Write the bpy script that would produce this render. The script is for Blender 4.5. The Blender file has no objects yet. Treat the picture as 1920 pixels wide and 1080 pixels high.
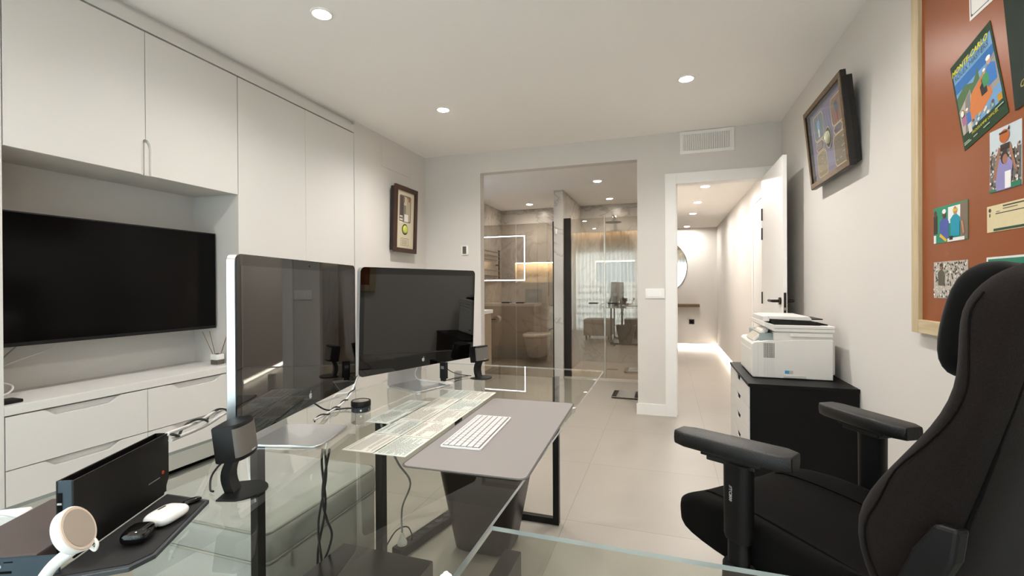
import bpy, bmesh, math, random
from mathutils import Vector, Matrix, Euler
random.seed(7)
PI = math.pi
S = bpy.context.scene
COL = S.collection

# ------------------------------------------------------------------ camera, world, exposure
F_PX, YAW, PITCH, ROLL, CAM_H = 872.06, 0.320143, -0.0037297, -0.0053762, 1.18
cam = bpy.data.cameras.new('camera')
cam.sensor_width = 36.0
cam.lens = F_PX / 1920 * 36.0
cam.clip_start = 0.02
camo = bpy.data.objects.new('camera', cam)
COL.objects.link(camo)
camo.matrix_world = (Matrix.Translation((0, 0, CAM_H)) @ Matrix.Rotation(YAW, 4, 'Z')
                     @ Matrix.Rotation(PI / 2 + PITCH, 4, 'X') @ Matrix.Rotation(ROLL, 4, 'Z'))
S.camera = camo

SUN_SKY = 5.5            # brightness of the hazy sky outside the balcony window
LAMP = 70.0              # radiance of the recessed ceiling lamp discs
SPOT_W = 23.0            # watts of each office downlight's beam
LAMP_HALL = 330.0
LAMP_BATH = 120.0
EXPOSURE = 1.08
wd = bpy.data.worlds.new('world'); S.world = wd; wd.use_nodes = True
wb = wd.node_tree.nodes['Background']
wb.inputs[0].default_value = (0.80, 0.90, 1.0, 1); wb.inputs[1].default_value = SUN_SKY
S.view_settings.view_transform = 'Standard'
S.view_settings.look = 'None'
S.view_settings.gamma = 1.0
S.view_settings.use_curve_mapping = False
S.view_settings.exposure = EXPOSURE
cy = S.cycles
cy.use_denoising = True
cy.max_bounces = 14; cy.diffuse_bounces = 5; cy.glossy_bounces = 6
cy.transparent_max_bounces = 24; cy.transmission_bounces = 8
cy.sample_clamp_indirect = 6.0
cy.caustics_reflective = False; cy.caustics_refractive = False
cy.blur_glossy = 0.5

pl = bpy.data.lights.new('window_portal', 'AREA'); pl.shape = 'RECTANGLE'; pl.size = 3.3; pl.size_y = 2.12
pl.cycles.is_portal = True
po = bpy.data.objects.new('window_portal', pl); COL.objects.link(po)
po.location = (-0.75, -0.72, 1.06); po.rotation_euler = (PI / 2, 0, 0)

# ------------------------------------------------------------------ materials
def lin(h):
    h = h.lstrip('#'); o = []
    for i in (0, 2, 4):
        c = int(h[i:i + 2], 16) / 255
        o.append(c / 12.92 if c <= 0.04045 else ((c + 0.055) / 1.055) ** 2.4)
    return (*o, 1)
MATS = {}
def mat(name, color='#808080', rough=0.5, metal=0.0, spec=0.5, var=0.04, scale=18.0, bump=0.0, bscale=None,
        emit=None, estr=0.0, coat=0.0, sheen=0.0, ior=1.5, trans=0.0):
    if name in MATS: return MATS[name]
    m = bpy.data.materials.new(name); m.use_nodes = True
    nt = m.node_tree; N = nt.nodes; L = nt.links
    b = N['Principled BSDF']
    c = lin(color) if isinstance(color, str) else (*color, 1)
    b.inputs['Roughness'].default_value = rough; b.inputs['Metallic'].default_value = metal
    b.inputs['Specular IOR Level'].default_value = spec; b.inputs['IOR'].default_value = ior
    b.inputs['Coat Weight'].default_value = coat
    b.inputs['Transmission Weight'].default_value = trans
    if sheen:
        b.inputs['Sheen Weight'].default_value = sheen; b.inputs['Sheen Roughness'].default_value = 0.5
    tc = N.new('ShaderNodeTexCoord')
    nz = N.new('ShaderNodeTexNoise'); nz.inputs['Scale'].default_value = scale; nz.inputs['Detail'].default_value = 3
    L.new(tc.outputs['Object'], nz.inputs['Vector'])
    mx = N.new('ShaderNodeMix'); mx.data_type = 'RGBA'
    mx.inputs[6].default_value = tuple(min(1, x * (1 - var)) for x in c[:3]) + (1,)
    mx.inputs[7].default_value = tuple(min(1, x * (1 + var)) for x in c[:3]) + (1,)
    L.new(nz.outputs['Fac'], mx.inputs[0]); L.new(mx.outputs[2], b.inputs['Base Color'])
    if bump:
        n2 = N.new('ShaderNodeTexNoise'); n2.inputs['Scale'].default_value = bscale or scale * 8
        L.new(tc.outputs['Object'], n2.inputs['Vector'])
        bp = N.new('ShaderNodeBump'); bp.inputs['Strength'].default_value = bump; bp.inputs['Distance'].default_value = 0.002
        L.new(n2.outputs['Fac'], bp.inputs['Height']); L.new(bp.outputs[0], b.inputs['Normal'])
    if emit:
        b.inputs['Emission Color'].default_value = lin(emit); b.inputs['Emission Strength'].default_value = estr
    MATS[name] = m
    return m
def wood(name, c1, c2, axis=1, scale=14, rough=0.45):
    if name in MATS: return MATS[name]
    m = mat(name, c1, rough)
    N, L = m.node_tree.nodes, m.node_tree.links
    b = N['Principled BSDF']
    tc = N.new('ShaderNodeTexCoord'); mp = N.new('ShaderNodeMapping')
    sc = [scale, scale, scale]; sc[axis] = scale * 0.08
    mp.inputs['Scale'].default_value = sc
    L.new(tc.outputs['Object'], mp.inputs[0])
    n = N.new('ShaderNodeTexNoise'); n.inputs['Scale'].default_value = 5; n.inputs['Detail'].default_value = 6
    n.inputs['Distortion'].default_value = 0.6
    L.new(mp.outputs[0], n.inputs[0])
    r = N.new('ShaderNodeValToRGB'); r.color_ramp.elements[0].color = lin(c1); r.color_ramp.elements[1].color = lin(c2)
    r.color_ramp.elements[0].position = 0.3; r.color_ramp.elements[1].position = 0.7
    L.new(n.outputs['Fac'], r.inputs[0]); L.new(r.outputs[0], b.inputs['Base Color'])
    return m
def emat(name, color, strength):
    if name in MATS: return MATS[name]
    m = bpy.data.materials.new(name); m.use_nodes = True
    N = m.node_tree.nodes; N.remove(N['Principled BSDF'])
    e = N.new('ShaderNodeEmission'); e.inputs[0].default_value = lin(color); e.inputs[1].default_value = strength
    m.node_tree.links.new(e.outputs[0], N['Material Output'].inputs[0])
    MATS[name] = m
    return m
def pane(name, tint, refl=None, ior=1.5, rough=0.0, gtint='#ffffff'):
    """thin architectural glass: tinted see-through plus mirror reflection"""
    m = bpy.data.materials.new(name); m.use_nodes = True
    N, L = m.node_tree.nodes, m.node_tree.links; N.remove(N['Principled BSDF'])
    t = N.new('ShaderNodeBsdfTransparent'); t.inputs[0].default_value = lin(tint)
    g = N.new('ShaderNodeBsdfGlossy'); g.inputs['Roughness'].default_value = rough; g.inputs[0].default_value = lin(gtint)
    mx = N.new('ShaderNodeMixShader')
    f0 = refl if refl is not None else ((ior - 1) / (ior + 1)) ** 2 * 1.7
    lw = N.new('ShaderNodeLayerWeight'); lw.inputs[0].default_value = 0.5
    pw = N.new('ShaderNodeMath'); pw.operation = 'POWER'; pw.inputs[1].default_value = 5.0
    L.new(lw.outputs['Facing'], pw.inputs[0])
    mr = N.new('ShaderNodeMapRange'); mr.inputs[3].default_value = f0; mr.inputs[4].default_value = 0.95
    L.new(pw.outputs[0], mr.inputs[0]); L.new(mr.outputs[0], mx.inputs[0])
    L.new(t.outputs[0], mx.inputs[1]); L.new(g.outputs[0], mx.inputs[2])
    L.new(mx.outputs[0], N['Material Output'].inputs[0])
    MATS[name] = m
    return m
def clear(name, tint='#ffffff'):
    m = bpy.data.materials.new(name); m.use_nodes = True
    N, L = m.node_tree.nodes, m.node_tree.links; N.remove(N['Principled BSDF'])
    t = N.new('ShaderNodeBsdfTransparent'); t.inputs[0].default_value = lin(tint)
    L.new(t.outputs[0], N['Material Output'].inputs[0]); MATS[name] = m
    return m
def marble(name, base, vein, scale=0.9, rough=0.25):
    m = mat(name, base, rough)
    N, L = m.node_tree.nodes, m.node_tree.links; b = N['Principled BSDF']
    tc = N.new('ShaderNodeTexCoord')
    n = N.new('ShaderNodeTexNoise'); n.inputs['Scale'].default_value = scale; n.inputs['Detail'].default_value = 7
    n.inputs['Roughness'].default_value = 0.55; n.inputs['Distortion'].default_value = 1.6
    L.new(tc.outputs['Object'], n.inputs[0])
    r = N.new('ShaderNodeValToRGB'); e = r.color_ramp.elements
    e[0].position = 0.0; e[0].color = lin(base); e[1].position = 1.0; e[1].color = lin(base)
    for p, c in ((0.47, base), (0.497, vein), (0.51, base)):
        q = e.new(p); q.color = lin(c)
    L.new(n.outputs['Fac'], r.inputs[0])
    n2 = N.new('ShaderNodeTexNoise'); n2.inputs['Scale'].default_value = 2.2; n2.inputs['Detail'].default_value = 5
    L.new(tc.outputs['Object'], n2.inputs[0])
    mr = N.new('ShaderNodeMapRange'); mr.inputs[1].default_value = 0.3; mr.inputs[2].default_value = 0.7
    mr.inputs[3].default_value = 0.82; mr.inputs[4].default_value = 1.08
    L.new(n2.outputs['Fac'], mr.inputs[0])
    mm = N.new('ShaderNodeMix'); mm.data_type = 'RGBA'; mm.blend_type = 'MULTIPLY'; mm.inputs[0].default_value = 1
    L.new(r.outputs[0], mm.inputs[6]); L.new(mr.outputs[0], mm.inputs[7]); L.new(mm.outputs[2], b.inputs['Base Color'])
    return m

M_WALL = mat('wall_paint', '#d9d4ce', 0.85, spec=0.2, var=0.012, scale=3, bump=0.03)
M_CEIL = mat('ceiling_paint', '#f5f1ec', 0.9, spec=0.15, var=0.01, scale=2)
M_LACQ = mat('white_lacquer', '#d5d2cd', 0.42, spec=0.4, var=0.008, scale=3)
M_LACQ2 = mat('white_lacquer_inner', '#d3cfc9', 0.5, spec=0.35, var=0.008, scale=3)
M_TRIM = mat('white_door_lacquer', '#efece8', 0.4, spec=0.4, var=0.006, scale=3)
M_BLACK = mat('black_metal', '#0c0b0b', 0.42, spec=0.35, var=0.1)
M_BLKLAM = mat('black_laminate', '#070606', 0.5, spec=0.2, var=0.08)
M_BLKPL = mat('black_plastic', '#0d0c0c', 0.5, spec=0.3, var=0.1)
M_BLKGLOSS = mat('black_gloss', '#060606', 0.06, spec=0.6, var=0.1)
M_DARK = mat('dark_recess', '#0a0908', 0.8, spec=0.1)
M_BRONZE = mat('dark_bronze', '#2b2420', 0.4, metal=0.6)
M_CHROME = mat('brushed_steel', '#b9b2a8', 0.25, metal=1.0)
M_ALU = mat('aluminium', '#d4d6d8', 0.32, metal=1.0, var=0.02)
M_WHITEPL = mat('white_plastic', '#eeebe6', 0.35, var=0.01)
M_WHITEPL2 = mat('white_gloss_plastic', '#f2f0ed', 0.18, var=0.01)
M_PRN = mat('printer_white', '#dedad4', 0.45, var=0.01)
M_PRN2 = mat('printer_grey', '#c6c3bd', 0.45, var=0.01)
M_SCREEN = mat('screen_glass', '#050403', 0.015, spec=0.5, var=0.0, ior=1.5)
M_TV = mat('tv_screen', '#020101', 0.12, spec=0.14, var=0.0)
M_PAPER = mat('paper', '#ddd8cc', 0.8, var=0.02)
M_PAPERG = mat('paper_greenish', '#d3d7cd', 0.8, var=0.02)
M_INK = mat('ink', '#1d1a18', 0.8)
M_MAT = mat('grey_leather', '#8a8481', 0.6, var=0.02, scale=60, bump=0.1)
M_MATB = mat('grey_leather_edge', '#4c4846', 0.6, var=0.02)
M_OTTO = mat('linen', '#b9b7b3', 0.95, spec=0.15, var=0.06, scale=160, bump=0.25, bscale=420)
M_PIPE = mat('linen_piping', '#a6a29a', 0.9, var=0.05, scale=160)
M_OAK = wood('light_oak', '#cbb996', '#b8a37e', 2)
M_WALNUT = wood('walnut', '#4a2b1a', '#2c180e', 2)
M_GOLDF = wood('bronze_wood', '#6e5226', '#463114', 1)
M_WSHELF = wood('shelf_wood', '#7d5f3d', '#5d4429', 0)
M_BOARD = mat('terracotta_board', '#8c481b', 0.33, spec=0.5, var=0.02, scale=2)
M_CORDB = mat('black_cord', '#1c1a19', 0.55)
M_CORDW = mat('white_cord', '#e8e6e2', 0.5)
M_CORDG = mat('grey_cord', '#a9aaa7', 0.5)
M_MARBLE = marble('marble_tile', '#c6c1ba', '#ada59a')
M_FAB = mat('chair_fabric', '#1b1513', 0.95, spec=0.1, var=0.5, scale=260, bump=0.5, bscale=600, sheen=0.05)
M_FABD = mat('chair_fabric_dark', '#0e0c0b', 0.95, spec=0.1, var=0.35, scale=260, bump=0.4, bscale=600)
M_ARM = mat('arm_pad', '#131211', 0.42, spec=0.35, var=0.15, scale=200, bump=0.6, bscale=330)
M_PILLOW = mat('pillow_velour', '#060505', 0.9, spec=0.15, sheen=0.1)
M_DESK = pane('desk_glass', '#eef0ec', None, 1.52)
M_DESKB = clear('desk_glass_under', '#f8faf7')
M_EDGE = mat('glass_edge', '#d2dcde', 0.12, spec=0.9, var=0.05, trans=0.5)
M_SHOWER = pane('bronze_glass', '#c4beb6', 0.26, gtint='#f2e6d8')
M_MIRROR = mat('mirror_glass', '#e0dedb', 0.01, metal=1.0, var=0)

def floor_mat():
    m = mat('floor_tile', '#a19a90', 0.38, spec=0.45)
    N, L = m.node_tree.nodes, m.node_tree.links; b = N['Principled BSDF']
    tc = N.new('ShaderNodeTexCoord'); mp = N.new('ShaderNodeMapping')
    mp.inputs['Location'].default_value = (0.485, -2.31 + 0.78 * 4, 0)
    L.new(tc.outputs['Object'], mp.inputs[0])
    br = N.new('ShaderNodeTexBrick'); br.offset = 0.0; br.inputs['Scale'].default_value = 1
    br.inputs['Brick Width'].default_value = 0.78; br.inputs['Row Height'].default_value = 0.78
    br.inputs['Mortar Size'].default_value = 0.0022; br.inputs['Mortar Smooth'].default_value = 0.2
    br.inputs['Color1'].default_value = lin('#a59e94'); br.inputs['Color2'].default_value = lin('#a19a90')
    br.inputs['Mortar'].default_value = lin('#8f867b')
    L.new(mp.outputs[0], br.inputs[0])
    n = N.new('ShaderNodeTexNoise'); n.inputs['Scale'].default_value = 2.2; n.inputs['Detail'].default_value = 6
    L.new(tc.outputs['Object'], n.inputs[0])
    mr = N.new('ShaderNodeMapRange'); mr.inputs[3].default_value = 0.90; mr.inputs[4].default_value = 1.08
    L.new(n.outputs['Fac'], mr.inputs[0])
    mm = N.new('ShaderNodeMix'); mm.data_type = 'RGBA'; mm.blend_type = 'MULTIPLY'; mm.inputs[0].default_value = 1
    L.new(br.outputs[0], mm.inputs[6]); L.new(mr.outputs[0], mm.inputs[7]); L.new(mm.outputs[2], b.inputs['Base Color'])
    return m
M_FLOOR = floor_mat()
def curtain_mat():
    m = bpy.data.materials.new('sheer_curtain'); m.use_nodes = True
    N, L = m.node_tree.nodes, m.node_tree.links; N.remove(N['Principled BSDF'])
    d = N.new('ShaderNodeBsdfDiffuse'); d.inputs[0].default_value = lin('#e8e2d8')
    t = N.new('ShaderNodeBsdfTranslucent'); t.inputs[0].default_value = lin('#e9e7e2')
    x = N.new('ShaderNodeBsdfTransparent')
    a = N.new('ShaderNodeMixShader'); a.inputs[0].default_value = 0.5
    c = N.new('ShaderNodeMixShader'); c.inputs[0].default_value = 0.10
    L.new(d.outputs[0], a.inputs[1]); L.new(t.outputs[0], a.inputs[2])
    L.new(a.outputs[0], c.inputs[1]); L.new(x.outputs[0], c.inputs[2])
    L.new(c.outputs[0], N['Material Output'].inputs[0])
    return m
M_CURT = curtain_mat()

# ------------------------------------------------------------------ mesh builder
def smooth_path(pts, sub=6):
    P = [Vector(p) for p in pts]
    if len(P) < 3: return P
    out = []
    for i in range(len(P) - 1):
        p0 = P[max(i - 1, 0)]; p1 = P[i]; p2 = P[i + 1]; p3 = P[min(i + 2, len(P) - 1)]
        for k in range(sub):
            t = k / sub
            out.append(0.5 * ((2 * p1) + (p2 - p0) * t + (2 * p0 - 5 * p1 + 4 * p2 - p3) * t * t + (3 * p1 - p0 - 3 * p2 + p3) * t ** 3))
    out.append(P[-1])
    return out
def rrect(w, h, r, n=5, cx=0, cy=0):
    o = []
    for (sx, sy, a0) in ((1, 1, 0), (-1, 1, PI / 2), (-1, -1, PI), (1, -1, 3 * PI / 2)):
        for k in range(n + 1):
            a = a0 + PI / 2 * k / n
            o.append((cx + sx * (w / 2 - r) + r * math.cos(a), cy + sy * (h / 2 - r) + r * math.sin(a)))
    return o
def ell(rx, ry, n=24, cx=0, cy=0):
    return [(cx + rx * math.cos(2 * PI * k / n), cy + ry * math.sin(2 * PI * k / n)) for k in range(n)]

class MB:
    def __init__(s): s.bm = bmesh.new(); s.mats = []
    def mi(s, m):
        if m not in s.mats: s.mats.append(m)
        return s.mats.index(m)
    def face(s, vs, m):
        try: f = s.bm.faces.new(vs)
        except ValueError: return None
        f.material_index = s.mi(m); return f
    def poly(s, pts, m): return s.face([s.bm.verts.new(p) for p in pts], m)
    def box(s, lo, hi, m, M=None, skip=()):
        x0, y0, z0 = lo; x1, y1, z1 = hi
        c = [(x0, y0, z0), (x1, y0, z0), (x1, y1, z0), (x0, y1, z0), (x0, y0, z1), (x1, y0, z1), (x1, y1, z1), (x0, y1, z1)]
        if M is not None: c = [M @ Vector(p) for p in c]
        v = [s.bm.verts.new(p) for p in c]
        for k, f in (('b', (3, 2, 1, 0)), ('t', (4, 5, 6, 7)), ('f', (0, 1, 5, 4)), ('r', (1, 2, 6, 5)), ('k', (2, 3, 7, 6)), ('l', (3, 0, 4, 7))):
            if k not in skip: s.face([v[i] for i in f], m)
        return s
    def bbox(s, lo, hi, m, bev=0.004, seg=2, M=None):
        """bevelled box"""
        b2 = bmesh.new(); bmesh.ops.create_cube(b2, size=1)
        for v in b2.verts:
            v.co = Vector([(lo[i] + hi[i]) / 2 + v.co[i] * (hi[i] - lo[i]) for i in range(3)])
        bmesh.ops.bevel(b2, geom=b2.edges[:] + b2.verts[:], offset=bev, segments=seg, profile=0.7, affect='EDGES')
        s.merge(b2, m, M); return s
    def merge(s, b2, m, M=None):
        mp = {}
        for v in b2.verts: mp[v] = s.bm.verts.new(M @ v.co if M is not None else v.co)
        for f in b2.faces: s.face([mp[v] for v in f.verts], m)
        b2.free()
    def loft(s, rings, m, cap=True, closed=True):
        R = [[s.bm.verts.new(p) for p in r] for r in rings]
        n = len(R[0])
        for a, b in zip(R, R[1:]):
            for i in range(n if closed else n - 1):
                j = (i + 1) % n
                s.face([a[i], a[j], b[j], b[i]], m)
        if cap and closed:
            s.face(list(reversed(R[0])), m); s.face(R[-1], m)
        return s
    def prism(s, pts, a, b, m, f=lambda u, v, w: (u, v, w)):
        """extrude the outline pts(u,v) from w=a to w=b, f maps (u,v,w) to xyz"""
        return s.loft([[f(u, v, a) for u, v in pts], [f(u, v, b) for u, v in pts]], m)
    def cyl(s, p0, p1, r0, m, r1=None, n=20, cap=True):
        r1 = r0 if r1 is None else r1
        p0, p1 = Vector(p0), Vector(p1); d = (p1 - p0).normalized()
        u = d.orthogonal().normalized(); w = d.cross(u)
        return s.loft([[p + (u * math.cos(2 * PI * k / n) + w * math.sin(2 * PI * k / n)) * r for k in range(n)]
                       for p, r in ((p0, r0), (p1, r1))], m, cap)
    def tube(s, pts, r, m, n=8, sub=6):
        P = smooth_path(pts, sub); rings = []
        u = None
        for i, p in enumerate(P):
            d = (P[min(i + 1, len(P) - 1)] - P[max(i - 1, 0)]).normalized()
            u = d.orthogonal().normalized() if u is None else (u - d * u.dot(d)).normalized()
            w = d.cross(u)
            rings.append([p + (u * math.cos(2 * PI * k / n) + w * math.sin(2 * PI * k / n)) * r for k in range(n)])
        return s.loft(rings, m)
    def lathe(s, prof, c, m, n=32, cap=True):
        return s.loft([[(c[0] + r * math.cos(2 * PI * k / n), c[1] + r * math.sin(2 * PI * k / n), c[2] + z) for k in range(n)] for r, z in prof], m, cap)
    def build(s, name, parent=None, smooth=None, world=True, bev=0, sub=0, label=None):
        """link as ONE mesh object; world: vertices are in world space (the parent is not turned)"""
        bm = s.bm
        bmesh.ops.recalc_face_normals(bm, faces=bm.faces)
        me = bpy.data.meshes.new(name); o = bpy.data.objects.new(name, me); COL.objects.link(o)
        off = Vector((0, 0, 0))
        if parent is None:
            xs = [v.co for v in bm.verts]
            if world:
                off = Vector(((min(v.x for v in xs) + max(v.x for v in xs)) / 2, (min(v.y for v in xs) + max(v.y for v in xs)) / 2, min(v.z for v in xs)))
                o.location = off
        else:
            o.parent = parent
            if world:
                p = parent
                while p: off = off + p.location; p = p.parent
        if off.length: bmesh.ops.translate(bm, verts=bm.verts, vec=-off)
        bm.to_mesh(me); bm.free()
        for m in s.mats: me.materials.append(m)
        if bev:
            md = o.modifiers.new('edge', 'BEVEL'); md.width = bev; md.segments = 2; md.limit_method = 'ANGLE'; md.angle_limit = 0.6
        if sub:
            md = o.modifiers.new('soft', 'SUBSURF'); md.levels = sub; md.render_levels = sub
        if smooth is not None:
            me.shade_smooth()
            if smooth < 180: me.set_sharp_from_angle(angle=math.radians(smooth))
        if label: o['label'] = label
        return o

def tag(o, label, cat, group=None):
    o['label'] = label; o['category'] = cat
    if group: o['group'] = group
    return o
def thing(name, label, cat, loc=(0, 0, 0), rz=0.0, group=None):
    o = bpy.data.objects.new(name, None); COL.objects.link(o)
    o.location = loc; o.rotation_euler = (0, 0, rz); o.empty_display_size = 0.05
    return tag(o, label, cat, group)
def struct(o): o['kind'] = 'structure'; return o
def dup(root, loc, rz=0.0, label=None):
    def cp(o, par):
        c = o.copy(); COL.objects.link(c)
        if par: c.parent = par
        for ch in list(o.children): cp(ch, c)
        return c
    r = cp(root, None); r.location = loc; r.rotation_euler = (0, 0, rz)
    if label: r['label'] = label
    return r
def text(body, size, m, name, parent, M, extrude=0.0003, shear=0.0, bold=0.0):
    cu = bpy.data.curves.new(name, 'FONT'); cu.body = body; cu.size = size; cu.extrude = extrude; cu.shear = shear
    cu.offset = bold; cu.resolution_u = 2
    to = bpy.data.objects.new('txt', cu); COL.objects.link(to)
    bpy.context.view_layer.update()
    me = bpy.data.meshes.new_from_object(to.evaluated_get(bpy.context.evaluated_depsgraph_get()))
    bpy.data.objects.remove(to); bpy.data.curves.remove(cu)
    me.materials.clear(); me.materials.append(m); me.name = name
    me.transform(M)
    o = bpy.data.objects.new(name, me); COL.objects.link(o); o.parent = parent
    return o

# ================================================================== THE SETTING
XL, XR, YB, ZC = -2.435, 0.922, 4.422, 2.55
def sbox(name, boxes, m):
    mb = MB()
    for lo, hi in boxes: mb.box(lo, hi, m)
    return struct(mb.build(name))
mb = MB(); mb.box((-3.3, -0.75, -0.08), (1.2, 9.5, 0), M_FLOOR); o = mb.build('floor', world=False); struct(o)
sbox('ceiling', [((-3.0, -0.22, ZC), (1.1, YB + 0.1, ZC + 0.25))], M_CEIL)
sbox('ceiling_recess', [((-3.0, -0.75, 2.74), (1.1, -0.22, 2.80))], M_CEIL)
sbox('wall_left', [((-2.62, 3.345, 0), (XL, YB, ZC))], M_WALL)
sbox('wall_right', [((XR, -0.75, 0), (1.08, YB + 0.1, 2.8))], M_WALL)
sbox('wall_back', [((-2.62, YB, 0), (-1.803, YB + 0.1, ZC)), ((-1.803, YB, 2.338), (-0.25, YB + 0.1, ZC)),
                   ((-0.25, YB, 0), (0.04, YB + 0.1, ZC)), ((0.04, YB, 2.13), (0.84, YB + 0.1, ZC)),
                   ((0.84, YB, 0), (XR, YB + 0.1, ZC))], M_WALL)
sbox('wall_front', [((-3.0, -0.75, 2.12), (1.1, -0.62, 2.8)), ((-3.0, -0.75, 0), (-2.36, -0.62, 2.12)), ((0.86, -0.75, 0), (1.1, -0.62, 2.12))], M_WALL)
sbox('baseboard_pier', [((-0.262, YB - 0.014, 0), (-0.008, YB, 0.10))], M_TRIM)
sbox('baseboard_back', [((XL, YB - 0.014, 0), (-1.803, YB, 0.10))], M_TRIM)
sbox('baseboard_left', [((XL, 3.345, 0), (XL + 0.014, YB - 0.014, 0.10))], M_TRIM)
sbox('baseboard_right', [((XR - 0.014, -0.6, 0), (XR, YB, 0.10))], M_TRIM)
# faint access panel high on the left wall
sbox('trim_3', [((XL, 3.62, 2.28), (XL + 0.004, 3.628, 2.47)), ((XL, 3.62, 2.272), (XL + 0.004, 4.12, 2.28)), ((XL, 4.112, 2.28), (XL + 0.004, 4.12, 2.47))], M_WALL)

# door_1: frame, leaf, hinges, handles
d = thing('door_1', 'white hinged door standing open into the room beside the printer', 'door', (0.43, YB, 0)); struct(d)
mb = MB()
for y0, y1 in ((YB - 0.016, YB), (YB + 0.1, YB + 0.116)):
    mb.box((-0.008, y0, 0), (0.088, y1, 2.182), M_TRIM); mb.box((0.79, y0, 0), (0.885, y1, 2.182), M_TRIM)
    mb.box((0.088, y0, 2.088), (0.79, y1, 2.182), M_TRIM)
mb.box((0.04, YB, 0), (0.088, YB + 0.1, 2.13), M_TRIM); mb.box((0.79, YB, 0), (0.84, YB + 0.1, 2.13), M_TRIM)
mb.box((0.088, YB, 2.088), (0.79, YB + 0.1, 2.13), M_TRIM)
mb.box((0.088, YB + 0.05, 0), (0.098, YB + 0.1, 2.088), M_TRIM)
mb.build('frame', d, bev=0.002)
mb = MB(); mb.box((0.775, 3.69, 0.008), (0.803, 4.412, 2.09), M_TRIM)
lf = mb.build('leaf', d, bev=0.002)
mb = MB(); mb.box((0.781, 3.6885, 0.90), (0.797, 3.692, 1.125), M_BRONZE); mb.box((0.784, 3.687, 1.0), (0.793, 3.691, 1.02), M_CHROME)
mb.build('lock_plate', lf)
for z in (1.774, 1.611, 1.072, 0.25):
    mb = MB(); mb.cyl((0.772, 4.405, z - 0.05), (0.772, 4.405, z + 0.05), 0.007, M_BRONZE, n=10); mb.build('hinge', d, smooth=40)
for sx, xf in ((-1, 0.775), (1, 0.803)):
    mb = MB(); mb.cyl((xf, 3.75, 1.065), (xf + sx * 0.012, 3.75, 1.065), 0.026, M_BRONZE)
    mb.tube([(xf, 3.75, 1.065), (xf + sx * 0.03, 3.75, 1.065), (xf + sx * 0.05, 3.757, 1.065), (xf + sx * 0.054, 3.79, 1.065), (xf + sx * 0.054, 3.87, 1.065)], 0.0105, M_BRONZE)
    mb.build('door_handle', lf, smooth=50)

# hallway behind the door
sbox('wall_hallway_right', [((0.888, YB + 0.1, 0.09), (1.05, 9.3, 2.25)), ((0.94, YB + 0.1, 0), (1.05, 9.3, 0.09))], M_WALL)
sbox('wall_hallway_end', [((-1.6, 9.3, 0.09), (1.05, 9.45, 2.25)), ((-1.6, 9.36, 0), (1.05, 9.45, 0.09))], M_WALL)
sbox('wall_hallway_left', [((-0.08, YB + 0.1, 0), (0.0, 7.3, 2.25))], M_WALL)
sbox('wall_hallway_corner', [((-1.7, 7.22, 0), (-0.0, 7.3, 2.25)), ((-1.7, 7.3, 0), (-1.6, 9.45, 2.25))], M_WALL)
sbox('ceiling_hallway', [((-0.08, YB + 0.1, 2.25), (1.05, 7.3, 2.32)), ((-1.7, 7.3, 2.25), (1.05, 9.45, 2.32))], M_CEIL)
d2 = thing('door_2', 'white side door with frame on the hallway wall', 'door', (0.888, 5.05, 0)); struct(d2)
mb = MB(); mb.box((0.872, 5.47, 0), (0.889, 5.56, 2.10), M_TRIM); mb.box((0.872, 4.60, 2.02), (0.889, 5.47, 2.10), M_TRIM); mb.box((0.872, 4.56, 0), (0.889, 4.62, 2.10), M_TRIM)
mb.build('frame', d2, bev=0.002)
mb = MB(); mb.box((0.878, 4.62, 0.01), (0.889, 5.47, 2.02), M_TRIM); mb.build('leaf', d2)
M_STRIP = emat('warm_led', '#fff6ea', 9.0)
mb = MB(); mb.box((0.90, YB + 0.2, 0.035), (0.935, 9.28, 0.05), M_STRIP)
tag(mb.build('led_strip'), 'glowing strip light in the floor groove of the hallway side wall', 'strip light')
mb = MB(); mb.box((-1.5, 9.31, 0.035), (0.88, 9.345, 0.05), M_STRIP)
tag(mb.build('led_strip'), 'glowing strip light along the foot of the hallway end wall', 'strip light')

# bathroom shell behind the wide opening
sbox('ceiling_bathroom', [((-3.2, YB + 0.1, 2.40), (-0.08, 7.2, 2.47))], M_CEIL)
sbox('wall_bathroom_right', [((-0.13, YB + 0.1, 0), (-0.08, 7.2, 2.40))], M_MARBLE)
sbox('wall_bathroom_left', [((-3.15, YB + 0.1, 0), (-3.05, 5.8, 2.40)), ((-3.15, 5.8, 0), (-2.53, 5.90, 2.40)), ((-2.63, 5.90, 0), (-2.53, 7.2, 2.40))], M_MARBLE)
sbox('wall_bathroom_front', [((-3.05, YB + 0.1, 0), (-1.95, YB + 0.13, 2.40))], M_MARBLE)
bw = []
for x0, x1, n0, n1 in ((-2.53, -1.30, -2.30, -1.42), (-1.30, -0.13, -1.02, -0.44)):
    z0, z1 = 1.24, 1.555
    bw += [((x0, 7.1, 0), (x1, 7.3, z0)), ((x0, 7.1, z1), (x1, 7.3, 2.40)), ((x0, 7.1, z0), (n0, 7.3, z1)), ((n1, 7.1, z0), (x1, 7.3, z1)), ((n0, 7.22, z0), (n1, 7.3, z1))]
sbox('wall_bathroom_back', bw, M_MARBLE)
sbox('wall_bathroom_divider', [((-1.358, 5.80, 0), (-1.24, 7.1, 2.40))], M_MARBLE)
sbox('trim_4', [((-1.24, 5.83, 0), (-0.13, 7.1, 0.028))], mat('shower_tray', '#cfc6ba', 0.5))
M_NLED = emat('niche_led', '#ffdca8', 30.0)
for x0, x1, lb in ((-2.29, -1.43, 'warm strip light inside the niche above the toilet'), (-1.01, -0.45, 'warm strip light inside the shower niche')):
    mb = MB(); mb.box((x0, 7.13, 1.545), (x1, 7.145, 1.554), M_NLED); tag(mb.build('led_strip'), lb, 'strip light')

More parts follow.
